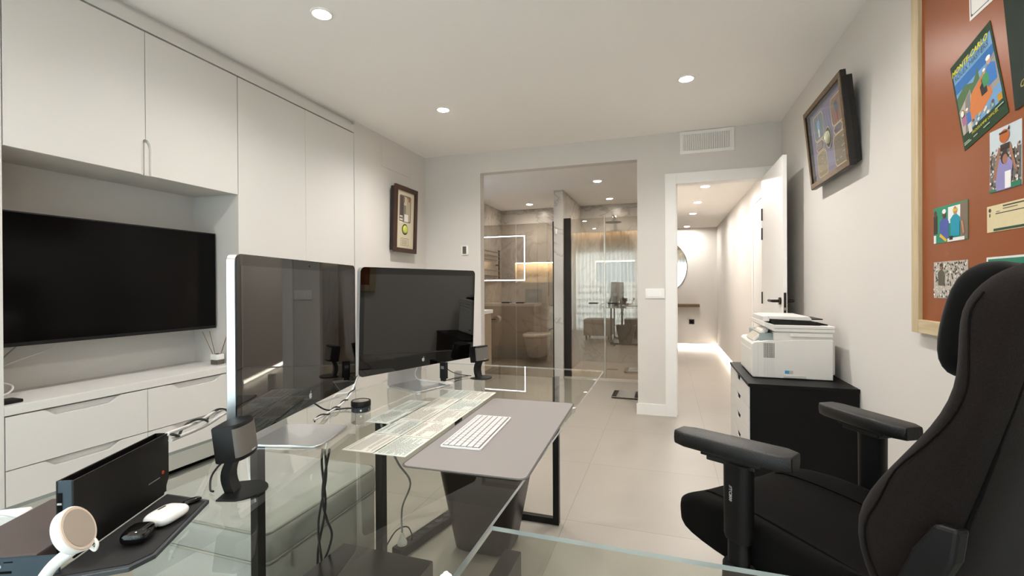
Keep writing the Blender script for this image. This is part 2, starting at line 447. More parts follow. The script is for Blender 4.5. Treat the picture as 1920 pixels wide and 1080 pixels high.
# window wall behind the camera: sliding window, curtain, cove light, balcony rail
w = thing('window_1', 'wide balcony window behind the sheer curtain', 'window', (-0.75, -0.68, 0)); struct(w)
M_WF = mat('window_frame', '#d9d9d7', 0.4)
mb = MB()
mb.box((-2.36, -0.72, 0), (0.86, -0.66, 0.06), M_WF); mb.box((-2.36, -0.72, 2.06), (0.86, -0.66, 2.12), M_WF)
for x in (-2.36, -1.56, -0.78, 0.02, 0.80): mb.box((x, -0.72, 0.06), (x + 0.06, -0.66, 2.06), M_WF)
mb.build('frame', w, bev=0.003)
mb = MB(); mb.box((-2.3, -0.692, 0.06), (0.8, -0.688, 2.06), clear('window_pane', '#eef4f6')); mb.build('pane', w)
mb = MB()
NX = 420
top, bot = [], []
for i in range(NX):
    x = -2.41 + 3.31 * i / (NX - 1)
    y = -0.46 + 0.035 * math.sin(x * 62 + 1.3 * math.sin(x * 7)) + 0.012 * math.sin(x * 23)
    top.append((x, y, 2.73)); bot.append((x, y + 0.006 * math.sin(x * 31), 0.015))
mb.loft([bot, [((a[0] + b[0]) / 2, (a[1] + b[1]) / 2, 1.4) for a, b in zip(bot, top)], top], M_CURT, cap=False, closed=False)
tag(mb.build('curtain', smooth=180), 'white sheer pleated curtain hanging in front of the balcony window', 'curtain')
mb = MB(); mb.box((-2.4, -0.245, 2.60), (0.9, -0.225, 2.615), emat('cove_led', '#ffdcae', 40.0))
tag(mb.build('led_strip'), 'warm strip light in the ceiling recess above the curtain', 'strip light')
sbox('trim_5', [((-3.0, -0.25, 2.55), (1.1, -0.22, 2.595))], M_CEIL)
r = thing('balcony_railing', 'white balcony railing outside the curtained window', 'railing', (-0.75, -1.6, 0))
mb = MB()
for z in (0.15, 0.35, 0.55, 0.75, 0.95, 1.12): mb.box((-2.9, -1.62, z), (1.4, -1.59, z + 0.07), M_WF)
mb.build('rails', r)
for x in (-2.9, -1.5, 0.0, 1.36):
    mb = MB(); mb.box((x, -1.63, -0.05), (x + 0.04, -1.58, 1.19), M_WF); mb.build('post', r)
sbox('floor_balcony', [((-3.3, -1.8, -0.12), (1.5, -0.75, -0.05))], M_FLOOR)

# ceiling downlights
M_LAMP = emat('lamp_disc', '#fffaf3', LAMP)
def downlight(x, y, z, lm, label, grp, r=0.043, beam=0):
    t = thing('downlight', label, 'ceiling light', (x, y, z), 0, grp)
    mb = MB(); n = 28
    mb.loft([[(a * math.cos(2 * PI * k / n), a * math.sin(2 * PI * k / n), b) for k in range(n)] for a, b in ((r + 0.012, 0), (r + 0.010, -0.006), (r + 0.001, -0.007), (r, -0.002))], M_WHITEPL, cap=False)
    mb.build('trim_ring', t, world=False, smooth=30)
    mb = MB(); mb.poly([(r * math.cos(-2 * PI * k / n), r * math.sin(-2 * PI * k / n), -0.003) for k in range(n)], lm)
    o = mb.build('lamp_disc', t, world=False)
    if beam:
        L = bpy.data.lights.new('downlight_beam', 'SPOT'); L.energy = beam; L.spot_size = math.radians(150); L.spot_blend = 1.0
        L.shadow_soft_size = 0.018; L.color = (1.0, 0.97, 0.935)
        lo_ = bpy.data.objects.new('downlight_beam', L); COL.objects.link(lo_); lo_.parent = t; lo_.location = (0, 0, -0.022)
    return t
g = 'recessed lights of the office ceiling'
for x, y, lb in ((-1.63, 1.916, 'round recessed ceiling light nearest the wall cabinets'), (-1.63, 3.251, 'round recessed ceiling light near the framed picture on the cabinet-side wall'),
                 (0.132, 3.293, 'round recessed ceiling light in front of the air vent'), (0.132, 1.93, 'round recessed ceiling light above the desk chair'),
                 (-1.63, 0.55, 'round recessed ceiling light above the television end of the desk'), (0.132, 0.55, 'round recessed ceiling light nearest the pin board')):
    downlight(x, y, ZC, M_LAMP, lb, g, beam=SPOT_W * (1.45 if y > 3 else 0.95 if y > 1 else 0.75))
g = 'recessed lights of the bathroom ceiling'
mlb = emat('lamp_disc_bath', '#fff1de', LAMP_BATH)
for x, y, lb in ((-0.755, 5.45, 'recessed bathroom light in front of the shower glass'), (-0.746, 6.60, 'recessed bathroom light inside the shower'), (-1.927, 6.66, 'recessed bathroom light above the toilet'),
                 (-2.2, 5.2, 'recessed bathroom light above the washstand')):
    downlight(x, y, 2.40, mlb, lb, g, beam=14)
g = 'recessed lights of the hallway ceiling'
mlh = emat('lamp_disc_hall', '#fffaf3', LAMP_HALL)
for x, y, lb in ((0.403, 5.43, 'hallway ceiling light nearest the open door'), (0.388, 6.44, 'second hallway ceiling light from the open door'), (0.38, 7.42, 'third hallway ceiling light from the open door'), (0.36, 9.0, 'hallway ceiling light nearest the end wall')):
    downlight(x, y, 2.25, mlh, lb, g)

# ================================================================== BUILT-IN CABINETS (left)
XN = -2.80   # back of the television niche
def yz(u, v, w): return (w, u, v)
sbox('wall_alcove', [((-2.90, 1.06, 0), (XN, 2.16, 2.45))], M_LACQ2)
sbox('trim_1', [((-2.62, 3.229, 0.0), (XL + 0.004, 3.25, 2.52)), ((-2.62, 3.25, 0.0), (XL, 3.345, ZC))], M_LACQ)
sbox('trim_2', [((-2.90, -0.6, 2.452), (XL + 0.002, 3.25, 2.515)), ((-2.90, -0.6, 2.515), (XL - 0.03, 3.345, ZC))], M_LACQ)
def carcass(name, label, lo, hi, cat='cabinet'):
    t = thing(name, label, cat, ((lo[0] + hi[0]) / 2, (lo[1] + hi[1]) / 2, lo[2]))
    return t
FR = 0.020   # front thickness
# upper cabinet over the television
t = carcass('wall_cabinet', 'white two-door wall cabinet above the television', (XN, 1.09, 1.74), (XL, 2.135, 2.45))
mb = MB(); mb.box((XN, 1.0895, 1.745), (XL - FR - 0.004, 2.133, 2.45), M_LACQ2); mb.build('body', t)
def arch(side, y0, y1, z0, z1, ym, wn, hn, rn):
    """door outline with a round-topped finger notch at the meeting stile"""
    a = [(ym + side * wn, z0)]
    for k in range(7):
        q = PI / 2 * k / 6
        a.append((ym + side * (wn - rn * (1 - math.cos(q))), z0 + hn - 0.045 + 0.045 * math.sin(q)))
    a += [(ym + side * 0.0015, z0 + hn), (ym + side * 0.0015, z1)]
    far = y0 if side < 0 else y1
    a += [(far, z1), (far, z0)]
    return a
for side, y0, y1, wn in ((-1, 1.0925, 1.613, 0.019), (1, 1.613, 2.1325, 0.026)):
    mb = MB(); mb.prism(arch(side, y0, y1, 1.738, 2.444, 1.613, wn, 0.175, wn - 0.003), XL - FR, XL, M_LACQ, yz)
    mb.build('cabinet_door', t, bev=0.0012)
mb = MB()
for y0, y1 in ((1.592, 1.6115), (1.6145, 1.642)):
    mb.bbox((XL - 0.030, y0, 1.738), (XL - 0.012, y1, 1.925), M_LACQ, 0.005)
mb.build('finger_pull', t)
# wardrobe
t = carcass('wardrobe', 'tall white two-door wardrobe built in beside the television niche', (-3.0, 2.135, 0), (XL, 3.227, 2.45), 'wardrobe')
mb = MB(); mb.box((-2.90, 2.1375, 0.0), (XL - FR - 0.004, 3.2285, 2.45), M_LACQ2); mb.build('body', t)
for y0, y1 in ((2.1375, 2.6845), (2.6865, 3.2265)):
    mb = MB(); mb.box((XL - FR, y0, 0.08), (XL, y1, 2.444), M_LACQ); mb.build('wardrobe_door', t, bev=0.001)
mb = MB(); mb.box((XN, 2.1355, 0.72), (XL - 0.001, 2.1374, 1.738), M_LACQ2); mb.build('side_panel', t)
# drawer units under the worktop
def drawer_unit(y0, y1, label):
    t = carcass('drawer_cabinet', label, (XN, y0, 0), (XL, y1, 0.683), 'drawer unit')
    mb = MB(); mb.box((XN, y0 + 0.001, 0.232), (XL - 0.045, y1 - 0.001, 0.684), M_LACQ2); mb.build('body', t)
    mb = MB(); mb.box((XN, y0 + 0.001, 0), (XL - 0.012, y1 - 0.001, 0.187), M_LACQ); mb.build('plinth', t)
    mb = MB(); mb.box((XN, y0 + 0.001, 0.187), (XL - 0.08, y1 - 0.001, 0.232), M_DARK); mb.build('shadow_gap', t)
    for z0, z1 in ((0.472, 0.680), (0.235, 0.468)):
        ym = (y0 + y1) / 2; a = 0.148; dd = 0.030
        P = [(y0 + 0.0015, z0), (y1 - 0.0015, z0), (y1 - 0.0015, z1), (ym + a, z1)]
        for k in range(1, 8):
            q = k / 8; P.append((ym + a - 0.055 * q, z1 - dd * (0.5 - 0.5 * math.cos(PI * q))))
        P += [(ym + a - 0.06, z1 - dd), (ym - a + 0.06, z1 - dd)]
        for k in range(7, 0, -1):
            q = k / 8; P.append((ym - a + 0.055 * q, z1 - dd * (0.5 - 0.5 * math.cos(PI * q))))
        P += [(ym - a, z1), (y0 + 0.0015, z1)]
        mb = MB(); mb.prism(P, XL - FR, XL, M_LACQ, yz); dr = mb.build('drawer_front', t)
        mb = MB(); mb.box((XL - 0.045, ym - a, z1 - 0.05), (XL - FR - 0.001, ym + a, z1 - 0.004), M_LACQ); mb.build('finger_groove', dr)
drawer_unit(1.09, 1.613, 'white drawer unit below the television at the cable end of the worktop')
drawer_unit(1.613, 2.135, 'white drawer unit below the television beside the wardrobe')
mb = MB(); mb.box((XN, 1.0885, 0.685), (XL, 2.1353, 0.722), M_LACQ)
tag(mb.build('worktop', bev=0.0015), 'long white worktop of the niche under the television', 'worktop')
t = carcass('tall_cabinet', 'white tall cabinet at the picture edge next to the television niche', (-2.9, -0.6, 0), (XL, 1.088, 2.45))
mb = MB(); mb.box((-2.90, -0.60, 0), (XL - FR - 0.004, 1.064, 2.45), M_LACQ2); mb.build('body', t)
mb = MB(); mb.box((XN, 1.0645, 0.0), (XL, 1.088, 2.45), M_LACQ); mb.build('side_panel', t, bev=0.001)
for y0, y1 in ((-0.59, 0.235), (0.238, 1.063)):
    mb = MB(); mb.box((XL - FR, y0, 0.08), (XL, y1, 2.444), M_LACQ); mb.build('cabinet_door', t)

# television
t = thing('television', 'wide black flat television mounted in the white niche', 'television', (-2.62, 1.61, 0.94))
mb = MB(); mb.bbox((-2.634, 1.098, 0.936), (-2.604, 2.122, 1.510), M_BLKPL, 0.004); mb.build('body', t)
mb = MB(); mb.box((-2.605, 1.105, 0.953), (-2.6025, 2.116, 1.503), M_TV); mb.build('screen', t)
mb = MB(); mb.box((XN + 0.001, 1.45, 1.1), (-2.634, 1.8, 1.35), M_BLKPL); mb.build('wall_bracket', t)
mb = MB(); mb.box((-2.606, 1.58, 0.937), (-2.600, 1.64, 0.951), M_BLKPL); mb.build('sensor_bar', t)
def cord(name, pts, r, m, label, cat='cable', grp=None, n=8):
    mb = MB(); mb.tube(pts, r, m, n); o = mb.build(name, smooth=60); tag(o, label, cat, grp); return o
cord('cable', [(-2.70, 1.28, 0.96), (-2.70, 1.22, 0.90), (-2.70, 1.17, 0.84), (-2.69, 1.12, 0.79), (-2.66, 1.095, 0.75)], 0.003, M_CORDG, 'thin grey cable hanging below the television to the worktop corner')
cord('cable', [(-2.70, 1.46, 0.955), (-2.70, 1.34, 0.895), (-2.70, 1.22, 0.855), (-2.69, 1.15, 0.81)], 0.002, M_CORDW, 'thin white cable sloping below the television')
cord('cable', [(-2.62, 1.10, 0.735), (-2.60, 1.17, 0.745), (-2.63, 1.20, 0.77), (-2.70, 1.17, 0.785), (-2.74, 1.11, 0.78)], 0.004, M_CORDW, 'white looped cable at the end of the niche worktop')
mb = MB(); mb.bbox((-2.55, 1.07, 0.722), (-2.475, 1.165, 0.736), M_BLKPL, 0.006)
tag(mb.build('remote_control', smooth=30), 'small black remote on the end of the niche worktop', 'remote')
mb = MB(); mb.bbox((-2.73, 1.07, 0.722), (-2.66, 1.10, 0.78), M_BLKPL, 0.008)
tag(mb.build('media_box', smooth=30), 'small black box half hidden in the niche corner', 'device')
# reed diffuser
t = thing('reed_diffuser', 'glass reed diffuser with sticks on the niche worktop', 'diffuser', (-2.56, 2.092, 0.722))
mb = MB(); mb.bbox((-0.025, -0.025, 0.0), (0.025, 0.025, 0.062), mat('diffuser_glass', '#cfc5b6', 0.08, trans=0.85, var=0), 0.006); mb.build('bottle', t, world=False, smooth=30)
mb = MB(); mb.bbox((-0.021, -0.021, 0.004), (0.021, 0.021, 0.026), mat('diffuser_oil', '#7a5a36', 0.2), 0.004); mb.build('oil', t, world=False)
mb = MB(); mb.bbox((-0.026, -0.026, 0.028), (0.026, 0.026, 0.062), M_WHITEPL, 0.006); mb.build('sleeve', t, world=False, smooth=30)
for k, (dx, dy, lb) in enumerate(((-0.05, -0.055, 0), (-0.03, -0.025, 0), (0.06, 0.025, 0), (0.05, 0.032, 0))):
    mb = MB(); mb.cyl((dx * 0.2, dy * 0.1, 0.03), (dx, dy, 0.20), 0.0018, M_WSHELF, n=6); mb.build('stick', t, world=False)

# ================================================================== GLASS DESK
ZD = 0.74
desk = thing('glass_desk', 'long clear glass desk on black metal legs, carrying both screens', 'desk', (-0.785, 1.12, 0))
def glass_top(name, lo, hi, parent):
    mb = MB()
    mb.box(lo, hi, M_EDGE, skip=('t', 'b'))
    x0, y0, z0 = lo; x1, y1, z1 = hi
    mb.poly([(x0, y0, z1), (x1, y0, z1), (x1, y1, z1), (x0, y1, z1)], M_DESK)
    mb.poly([(x0, y0, z0), (x0, y1, z0), (x1, y1, z0), (x1, y0, z0)], M_DESKB)
    return mb.build(name, parent)
glass_top('glass_top', (-1.262, -0.15, ZD - 0.008), (-0.310, 2.44, ZD), desk)
def u_leg(parent, pts, s=0.030, s2=None):
    """one U-shaped sled leg: two posts and a floor bar"""
    (xa, ya), (xb, yb) = pts; s2 = s2 or s
    mb = MB()
    for x, y in pts:
        mb.box((x - s / 2, y - s2 / 2, 0.003), (x + s / 2, y + s2 / 2, ZD - 0.0085), M_BLACK)
    dx, dy = xb - xa, yb - ya; L = math.hypot(dx, dy)
    M = Matrix.Translation((xa, ya, 0)) @ Matrix.Rotation(math.atan2(dy, dx), 4, 'Z')
    mb.box((s / 2, -s / 2 + 0.001, 0.003), (L - s / 2, s / 2 - 0.001, 0.033), M_BLACK, M)
    mb.build('leg', parent, bev=0.001)
u_leg(desk, ((-1.05, 2.25), (-0.52, 2.25)))
u_leg(desk, ((-1.115, 1.035), (-0.914, 1.345)), 0.027)
u_leg(desk, ((-1.05, -0.05), (-0.52, -0.05)))
t = thing('side_table', 'clear glass return table meeting the long desk in front of the chair', 'desk', (0.25, 0.42, 0))
glass_top('glass_top', (-0.305, 0.08, ZD - 0.008), (0.86, 0.797, ZD), t)
u_leg(t, ((0.70, 0.14), (0.70, 0.70)))
u_leg(t, ((-0.20, 0.12), (-0.20, 0.20)))

# ------------------------------------------------------------------ monitors
def apple(cx, cz, s):
    """fruit-shaped emblem outline: body with a bite, plus leaf"""
    P = []
    for k in range(40):
        a = 2 * PI * k / 40
        r = 1.0 + 0.10 * math.cos(2 * (a - PI / 2)) * 0 - 0.16 * math.exp(-((a - PI / 2) / 0.32) ** 2) - 0.07 * math.exp(-((a - 3 * PI / 2) / 0.25) ** 2)
        x, z = 0.92 * r * math.cos(a), r * math.sin(a)
        if z < 0: x *= 1 + 0.14 * z
        d = math.hypot(x - 1.12, z - 0.15)
        if d < 0.48: x = 1.12 + (x - 1.12) * 0.48 / max(d, .01); x = min(x, 1.12 - math.sqrt(max(0.48 ** 2 - (z - 0.15) ** 2, 0)))
        P.append((cx + s * x, cz + s * z))
    leaf = [(cx + s * (0.02 + 0.42 * math.sin(PI * q) * 0.5 + 0.34 * q), cz + s * (1.02 + 0.62 * q)) for q in (0, .25, .5, .75, 1)] + \
           [(cx + s * (0.34 * q - 0.42 * math.sin(PI * q) * 0.3), cz + s * (1.02 + 0.62 * q)) for q in (.75, .5, .25)]
    return P, leaf
M_LOGO = mat('logo_silver', '#b9bcc0', 0.4)
def monitor(loc, rz, label, lean=0.0):
    t = thing('monitor', label, 'monitor', loc, rz, 'widescreen monitors on the glass desk')
    W, H, z0 = 0.650, 0.428, 0.090
    xz = lambda u, v, w: (u, w, v)
    zc = z0 + H / 2
    mb = MB()   # aluminium body: slab with rounded corners and a slightly domed back
    O = rrect(W, H, 0.020, 5, 0, zc)
    def sc(k): return [(u * k, (v - zc) * k + zc) for u, v in O]
    rings = [[xz(u, v, y) for u, v in pts] for pts, y in ((O, -0.0025), (O, -0.022), (sc(0.985), -0.027), (sc(0.8), -0.036), (sc(0.5), -0.041))]
    mb.loft(rings, M_ALU); mb.build('housing', t, world=False, smooth=35)
    mb = MB(); mb.prism(rrect(W - 0.001, H - 0.001, 0.0195, 5, 0, zc), -0.0024, -0.0004, M_BLKGLOSS, xz)
    fr = mb.build('bezel', t, world=False)
    mb = MB(); mb.prism(rrect(W - 0.004, H - 0.004, 0.018, 5, 0, zc), -0.0004, 0.0, M_SCREEN, xz); mb.build('screen_glass', t, world=False)
    mb = MB(); mb.prism(rrect(0.614, 0.345, 0.0005, 1, 0, z0 + 0.056 + 0.1725), 0.0001, 0.0004, mat('display_panel', '#0b0806', 0.02, spec=0.5, var=0, ior=1.72), xz)
    mb.build('display', t, world=False)
    P, lf = apple(0, z0 + 0.030, 0.0085); P = [(-u, v) for u, v in P]; lf = [(-u, v) for u, v in lf]
    mb = MB(); mb.prism(P, 0.0002, 0.0008, M_LOGO, xz); mb.prism(lf, 0.0002, 0.0008, M_LOGO, xz); mb.build('emblem', t, world=False)
    mb = MB(); mb.cyl((0, 0.0001, z0 + H - 0.016), (0, 0.0006, z0 + H - 0.016), 0.003, M_BLKPL, n=12); mb.build('camera_dot', t, world=False)
    if lean:
        T = Matrix.Translation((0, 0, zc)) @ Matrix.Rotation(-lean, 4, 'X') @ Matrix.Translation((0, 0, -zc))
        for c in t.children: c.data.transform(T)
    # stand: bent aluminium sheet, foot plate and neck
    mb = MB()
    prof = [(0.075, 0.0, 0.006)]
    xy = lambda u, v, w: (u, v, w)
    mb.prism(rrect(0.196, 0.21, 0.022, 5, 0, -0.030), 0.0006, 0.0070, M_ALU, xy)
    mb.build('stand_foot', t, world=False, bev=0.0015, smooth=40)
    mb = MB(); rings = []
    for y, z, th in ((-0.130, 0.006, 0.006), (-0.133, 0.03, 0.006), (-0.128, 0.08, 0.006), (-0.110, 0.15, 0.006), (-0.080, 0.22, 0.006), (-0.046, 0.28, 0.006)):
        rings.append([(-0.095, y - th / 2, z), (0.095, y - th / 2, z), (0.095, y + th / 2, z), (-0.095, y + th / 2, z)])
    mb.loft(rings, M_ALU); mb.build('stand_neck', t, world=False, smooth=40)
    return t
monitor((-0.998, 1.114, ZD), math.radians(-76.2), 'large widescreen black-glass monitor nearest the television cabinets')
monitor((-1.008, 1.814, ZD), math.radians(-109.2), 'large widescreen black-glass monitor in front of the bathroom opening', math.radians(2.5))

# ------------------------------------------------------------------ desk speakers
M_GRILL = mat('speaker_grille', '#756f69', 0.45, metal=0.35, var=0.25, scale=900, bump=0.6, bscale=1400)
def speaker(loc, rz, label):
    t = thing('desk_speaker', label, 'speaker', loc, rz, 'small satellite speakers either side of the monitors')
    # local: grille faces +Y
    mb = MB(); xy = lambda u, v, w: (u, v, w)
    P = [(-0.047, -0.035), (0.047, -0.035)] + [(0.054 * math.cos(a), -0.01 + 0.054 * math.sin(a) * 1.05) for a in [PI * k / 12 for k in range(1, 12)]]
    mb.prism(P, 0.0, 0.004, M_BLACK, xy); mb.build('base_plate', t, world=False, bev=0.001)
    mb = MB(); rings = []
    for k in range(9):
        q = k / 8; y = -0.022 - 0.012 * math.sin(PI * q) + 0.006 * q; z = 0.003 + 0.078 * q
        rings.append([(-0.017, y - 0.009, z), (0.017, y - 0.009, z), (0.017, y + 0.009, z), (-0.017, y + 0.009, z)])
    mb.loft(rings, M_BLACK); mb.build('stem', t, world=False, smooth=40)
    # head tilted slightly upward
    M = Matrix.Translation((0, -0.012, 0.115)) @ Matrix.Rotation(math.radians(7), 4, 'X')
    def ring(z, k):
        pts = [(-0.040, -0.030), (0.040, -0.030), (0.043, 0.012)] + [(0.043 * math.cos(a), 0.012 + 0.016 * math.sin(a)) for a in [PI * j / 8 for j in range(1, 8)]] + [(-0.043, 0.012)]
        return [M @ Vector((u * k, v * k, z)) for u, v in pts]
    mb = MB(); mb.loft([ring(-0.038, 0.95), ring(-0.035, 1), ring(0.035, 1), ring(0.038, 0.95)], M_BLKPL); mb.build('enclosure', t, world=False, smooth=40)
    mb = MB()
    arc = [(0.0435 * math.cos(a), 0.0125 + 0.0168 * math.sin(a)) for a in [PI * (j + 0.0) / 12 for j in range(0, 13)]]
    inn = [(u * 0.97, v - 0.003) for u, v in reversed(arc)]
    mb.loft([[M @ Vector((u, v, z)) for u, v in arc + inn] for z in (-0.030, 0.030)], M_GRILL); mb.build('grille', t, world=False, smooth=60)
    mb = MB(); mb.box((-0.008, 0.0292, -0.0285), (0.008, 0.0298, -0.0255), M_LOGO, M); mb.build('badge', t, world=False)
    return t
speaker((-0.868, 0.770, ZD), math.radians(-66), 'black satellite speaker on bent stand in front of the nearer monitor')
speaker((-0.842, 2.075, ZD), math.radians(-112), 'black satellite speaker on bent stand beside the farther monitor')
cord('cable', [(-0.917, 0.80, 0.80), (-0.945, 0.785, 0.79), (-0.955, 0.765, 0.765), (-0.935, 0.745, 0.746), (-0.92, 0.74, 0.745)], 0.0022, M_CORDB, 'thin black cable looping behind the nearer speaker stem')
cord('cable', [(-1.02, 2.02, 0.81), (-1.0, 2.04, 0.775), (-0.96, 2.06, 0.755), (-0.90, 2.08, 0.746)], 0.002, M_CORDB, 'thin black cable running down to the farther speaker base')
cord('cable', [(-0.92, 2.09, 0.7435), (-0.96, 2.03, 0.7425), (-0.975, 1.95, 0.7425), (-0.958, 1.885, 0.7425), (-0.94, 1.845, 0.7425)], 0.002, M_CORDB, 'thin black cable curving on the glass between farther speaker and papers')

# control puck
t = thing('volume_puck', 'round black desk control puck below the nearer monitor', 'controller', (-1.03, 1.396, ZD))
mb = MB(); mb.lathe([(0.030, 0), (0.033, 0.002), (0.033, 0.018), (0.0315, 0.019)], (0, 0, 0), mat('puck_base', '#2a3138', 0.35)); mb.build('base', t, world=False, smooth=35)
mb = MB(); mb.lathe([(0.0315, 0.019), (0.034, 0.021), (0.034, 0.036), (0.032, 0.039), (0.029, 0.039), (0.028, 0.037)], (0, 0, 0), M_BLKPL); mb.build('dial', t, world=False, smooth=35)
mb = MB(); mb.lathe([(0.0001, 0.0372), (0.028, 0.0375)], (0, 0, 0), mat('puck_top', '#8b8273', 0.15), cap=False); mb.build('touch_top', t, world=False)
for a in (-0.95, -0.1):
    mb = MB(); c = Vector((0.0335 * math.cos(a), 0.0335 * math.sin(a), 0.010)); n_ = Vector((math.cos(a), math.sin(a), 0))
    mb.cyl(c - n_ * 0.001, c + n_ * 0.0012, 0.0032, M_CHROME, n=14); mb.build('jack_socket', t, world=False)
cord('cable', [(-1.062, 1.398, 0.748), (-1.10, 1.385, 0.746), (-1.13, 1.34, 0.75), (-1.12, 1.27, 0.79)], 0.0028, M_CORDB, 'black cable from the control puck to the nearer monitor')

# ------------------------------------------------------------------ desk mat, keyboard, papers
zt = ZD + 0.0006
MR = Matrix.Translation((-0.4735, 1.354, ZD)) @ Matrix.Rotation(math.radians(2.0), 4, 'Z')
mb = MB(); xy = lambda u, v, w: MR @ Vector((u, v, w))
mb.prism(rrect(0.322, 0.718, 0.022, 6), 0.0006, 0.0022, M_MATB, xy)
mb.prism(rrect(0.312, 0.708, 0.018, 6), 0.0022, 0.0029, M_MAT, xy)
dm = mb.build('desk_mat'); tag(dm, 'grey leather-look desk mat with rounded corners under the keyboard', 'desk mat')
KB = Matrix.Translation((-0.537, 1.297, ZD + 0.003)) @ Matrix.Rotation(math.radians(3.2), 4, 'Z')
t = thing('keyboard', 'slim white keyboard lying on the grey desk mat', 'keyboard', (-0.537, 1.297, ZD + 0.003), math.radians(3.2))
# local: X across key rows (user side +X), Y along the rows
mb = MB(); mb.prism(rrect(0.118, 0.312, 0.006, 4), 0.0004, 0.0045, M_WHITEPL, lambda u, v, w: (u, v, w)); mb.build('case', t, world=False)
mb = MB(); mb.box((-0.054, -0.1505, 0.0045), (0.0535, 0.1505, 0.0049), mat('key_gap', '#6f6964', 0.7)); mb.build('key_bed', t, world=False)
rows = [[1] * 13 + [1.0], [1] * 13 + [1.6], [1.6] + [1] * 12 + [1.0], [1.8] + [1] * 11 + [1.8], [1.3] + [1] * 11 + [2.2], [1, 1, 1, 1.3, 5.2, 1.3, 1, 1, 1, 1]]
hh = [0.0145] + [0.0178] * 5
x = -0.0525
M_KEY = mat('key_white', '#d6d3d1', 0.4, var=0.005)
for ri, row in enumerate(rows):
    wsum = sum(row); y = 0.1495
    for kx in row:
        wy = 0.299 * kx / wsum
        # rows read from the far end toward the near end for a typist on the +X side
        mb = MB(); mb.bbox((x + 0.0014, y - wy + 0.0014, 0.0049), (x + hh[ri] - 0.0014, y - 0.0014, 0.0066), M_KEY, 0.0008, 1)
        mb.build('key', t, world=False); y -= wy
    x += hh[ri]
def sheet(cx, cy_, rz, label, seed, pm):
    rnd = random.Random(seed)
    t = thing('printed_sheet', label, 'paper', (cx, cy_, ZD + 0.0005), rz, 'printed sheets laid out beside the desk mat')
    W, L = 0.0945, 0.1480
    mb = MB(); mb.prism([(-W / 2, -L / 2), (W / 2, -L / 2), (W / 2, L / 2), (-W / 2, L / 2)], 0, 0.0006, pm, lambda u, v, w: (u, v, w)); mb.build('sheet', t, world=False)
    mb = MB(); z = 0.0008
    def bar(x0, y0, x1, y1, m=M_INK): mb.poly([(x0, y0, z), (x1, y0, z), (x1, y1, z), (x0, y1, z)], m)
    x = -W / 2 + 0.006; kind = rnd.random()
    while x < W / 2 - 0.006:
        th = rnd.choice((0.0013, 0.0014, 0.0016, 0.0024 if kind > .5 else 0.0014))
        if rnd.random() < 0.10: x += 0.006; continue
        y = -L / 2 + 0.008 + (0.0 if rnd.random() < .7 else rnd.random() * 0.03)
        end = L / 2 - 0.008 - (rnd.random() * 0.05 if rnd.random() < .45 else 0)
        while y < end:
            w_ = 0.004 + rnd.random() * 0.014
            bar(x, y, x + th, min(y + w_, end)); y += w_ + 0.0022
        x += th + (0.0030 if kind < .6 else 0.0040)
    if rnd.random() < 0.5:
        mb.poly([(W * .05, -L * .42, z + .0002), (W * .38, -L * .42, z + .0002), (W * .38, -L * .1, z + .0002), (W * .05, -L * .1, z + .0002)], M_PAPERG)
    mb.build('printing', t, world=False)
    return t
ordn = ['nearest the camera', 'second from the near end', 'in the middle row', 'second from the far end', 'at the far end']
k = 0
for c, xo in (('inner', -0.691), ('outer', -0.790)):
    for r_ in range(5):
        lb = ('printed white sheet in the column along the desk mat, %s' if c == 'inner' else 'printed white sheet in the middle column of sheets, %s') % ordn[r_]
        sheet(xo - 0.0055 * r_, 1.122 + 0.1515 * r_, math.radians(2.0), lb, 11 + k, M_PAPER if k % 3 else M_PAPERG); k += 1
sheet(-0.889, 1.362, math.radians(2.0), 'nearer of the two printed sheets in the short column by the monitors', 31, M_PAPERG)
sheet(-0.8945, 1.5135, math.radians(2.0), 'farther of the two printed sheets in the short column by the monitors', 34, M_PAPERG)

# small items around the farther monitor
t = thing('cable_pad', 'small white flat charging pad on the foot of the farther monitor', 'charger', (-0.935, 1.875, ZD + 0.0078), math.radians(-25))
mb = MB(); mb.prism(rrect(0.062, 0.044, 0.010, 4), 0, 0.006, M_WHITEPL, lambda u, v, w: (u, v, w)); mb.build('body', t, world=False, bev=0.001)
t = thing('adapter_stick', 'small black upright adapter standing by the farther monitor foot', 'adapter', (-0.957, 1.895, ZD + 0.014), math.radians(-15))
mb = MB(); mb.box((-0.012, -0.006, 0), (0.012, 0.006, 0.012), M_BLKPL); mb.build('plug', t, world=False)
mb = MB(); mb.bbox((-0.015, -0.008, 0.012), (0.020, 0.008, 0.085), M_BLKPL, 0.002); mb.build('body', t, world=False)
mb = MB(); mb.box((-0.008, -0.0086, 0.055), (0.010, -0.0081, 0.068), mat('print_grey', '#8a8a8a', 0.6)); mb.build('print', t, world=False)
cord('cable', [(-1.06, 1.86, 0.83), (-1.075, 1.85, 0.79), (-1.06, 1.855, 0.762), (-1.0, 1.868, 0.752), (-0.965, 1.872, 0.7515)], 0.002, M_CORDW, 'thin white cable from the farther monitor to the white pad')
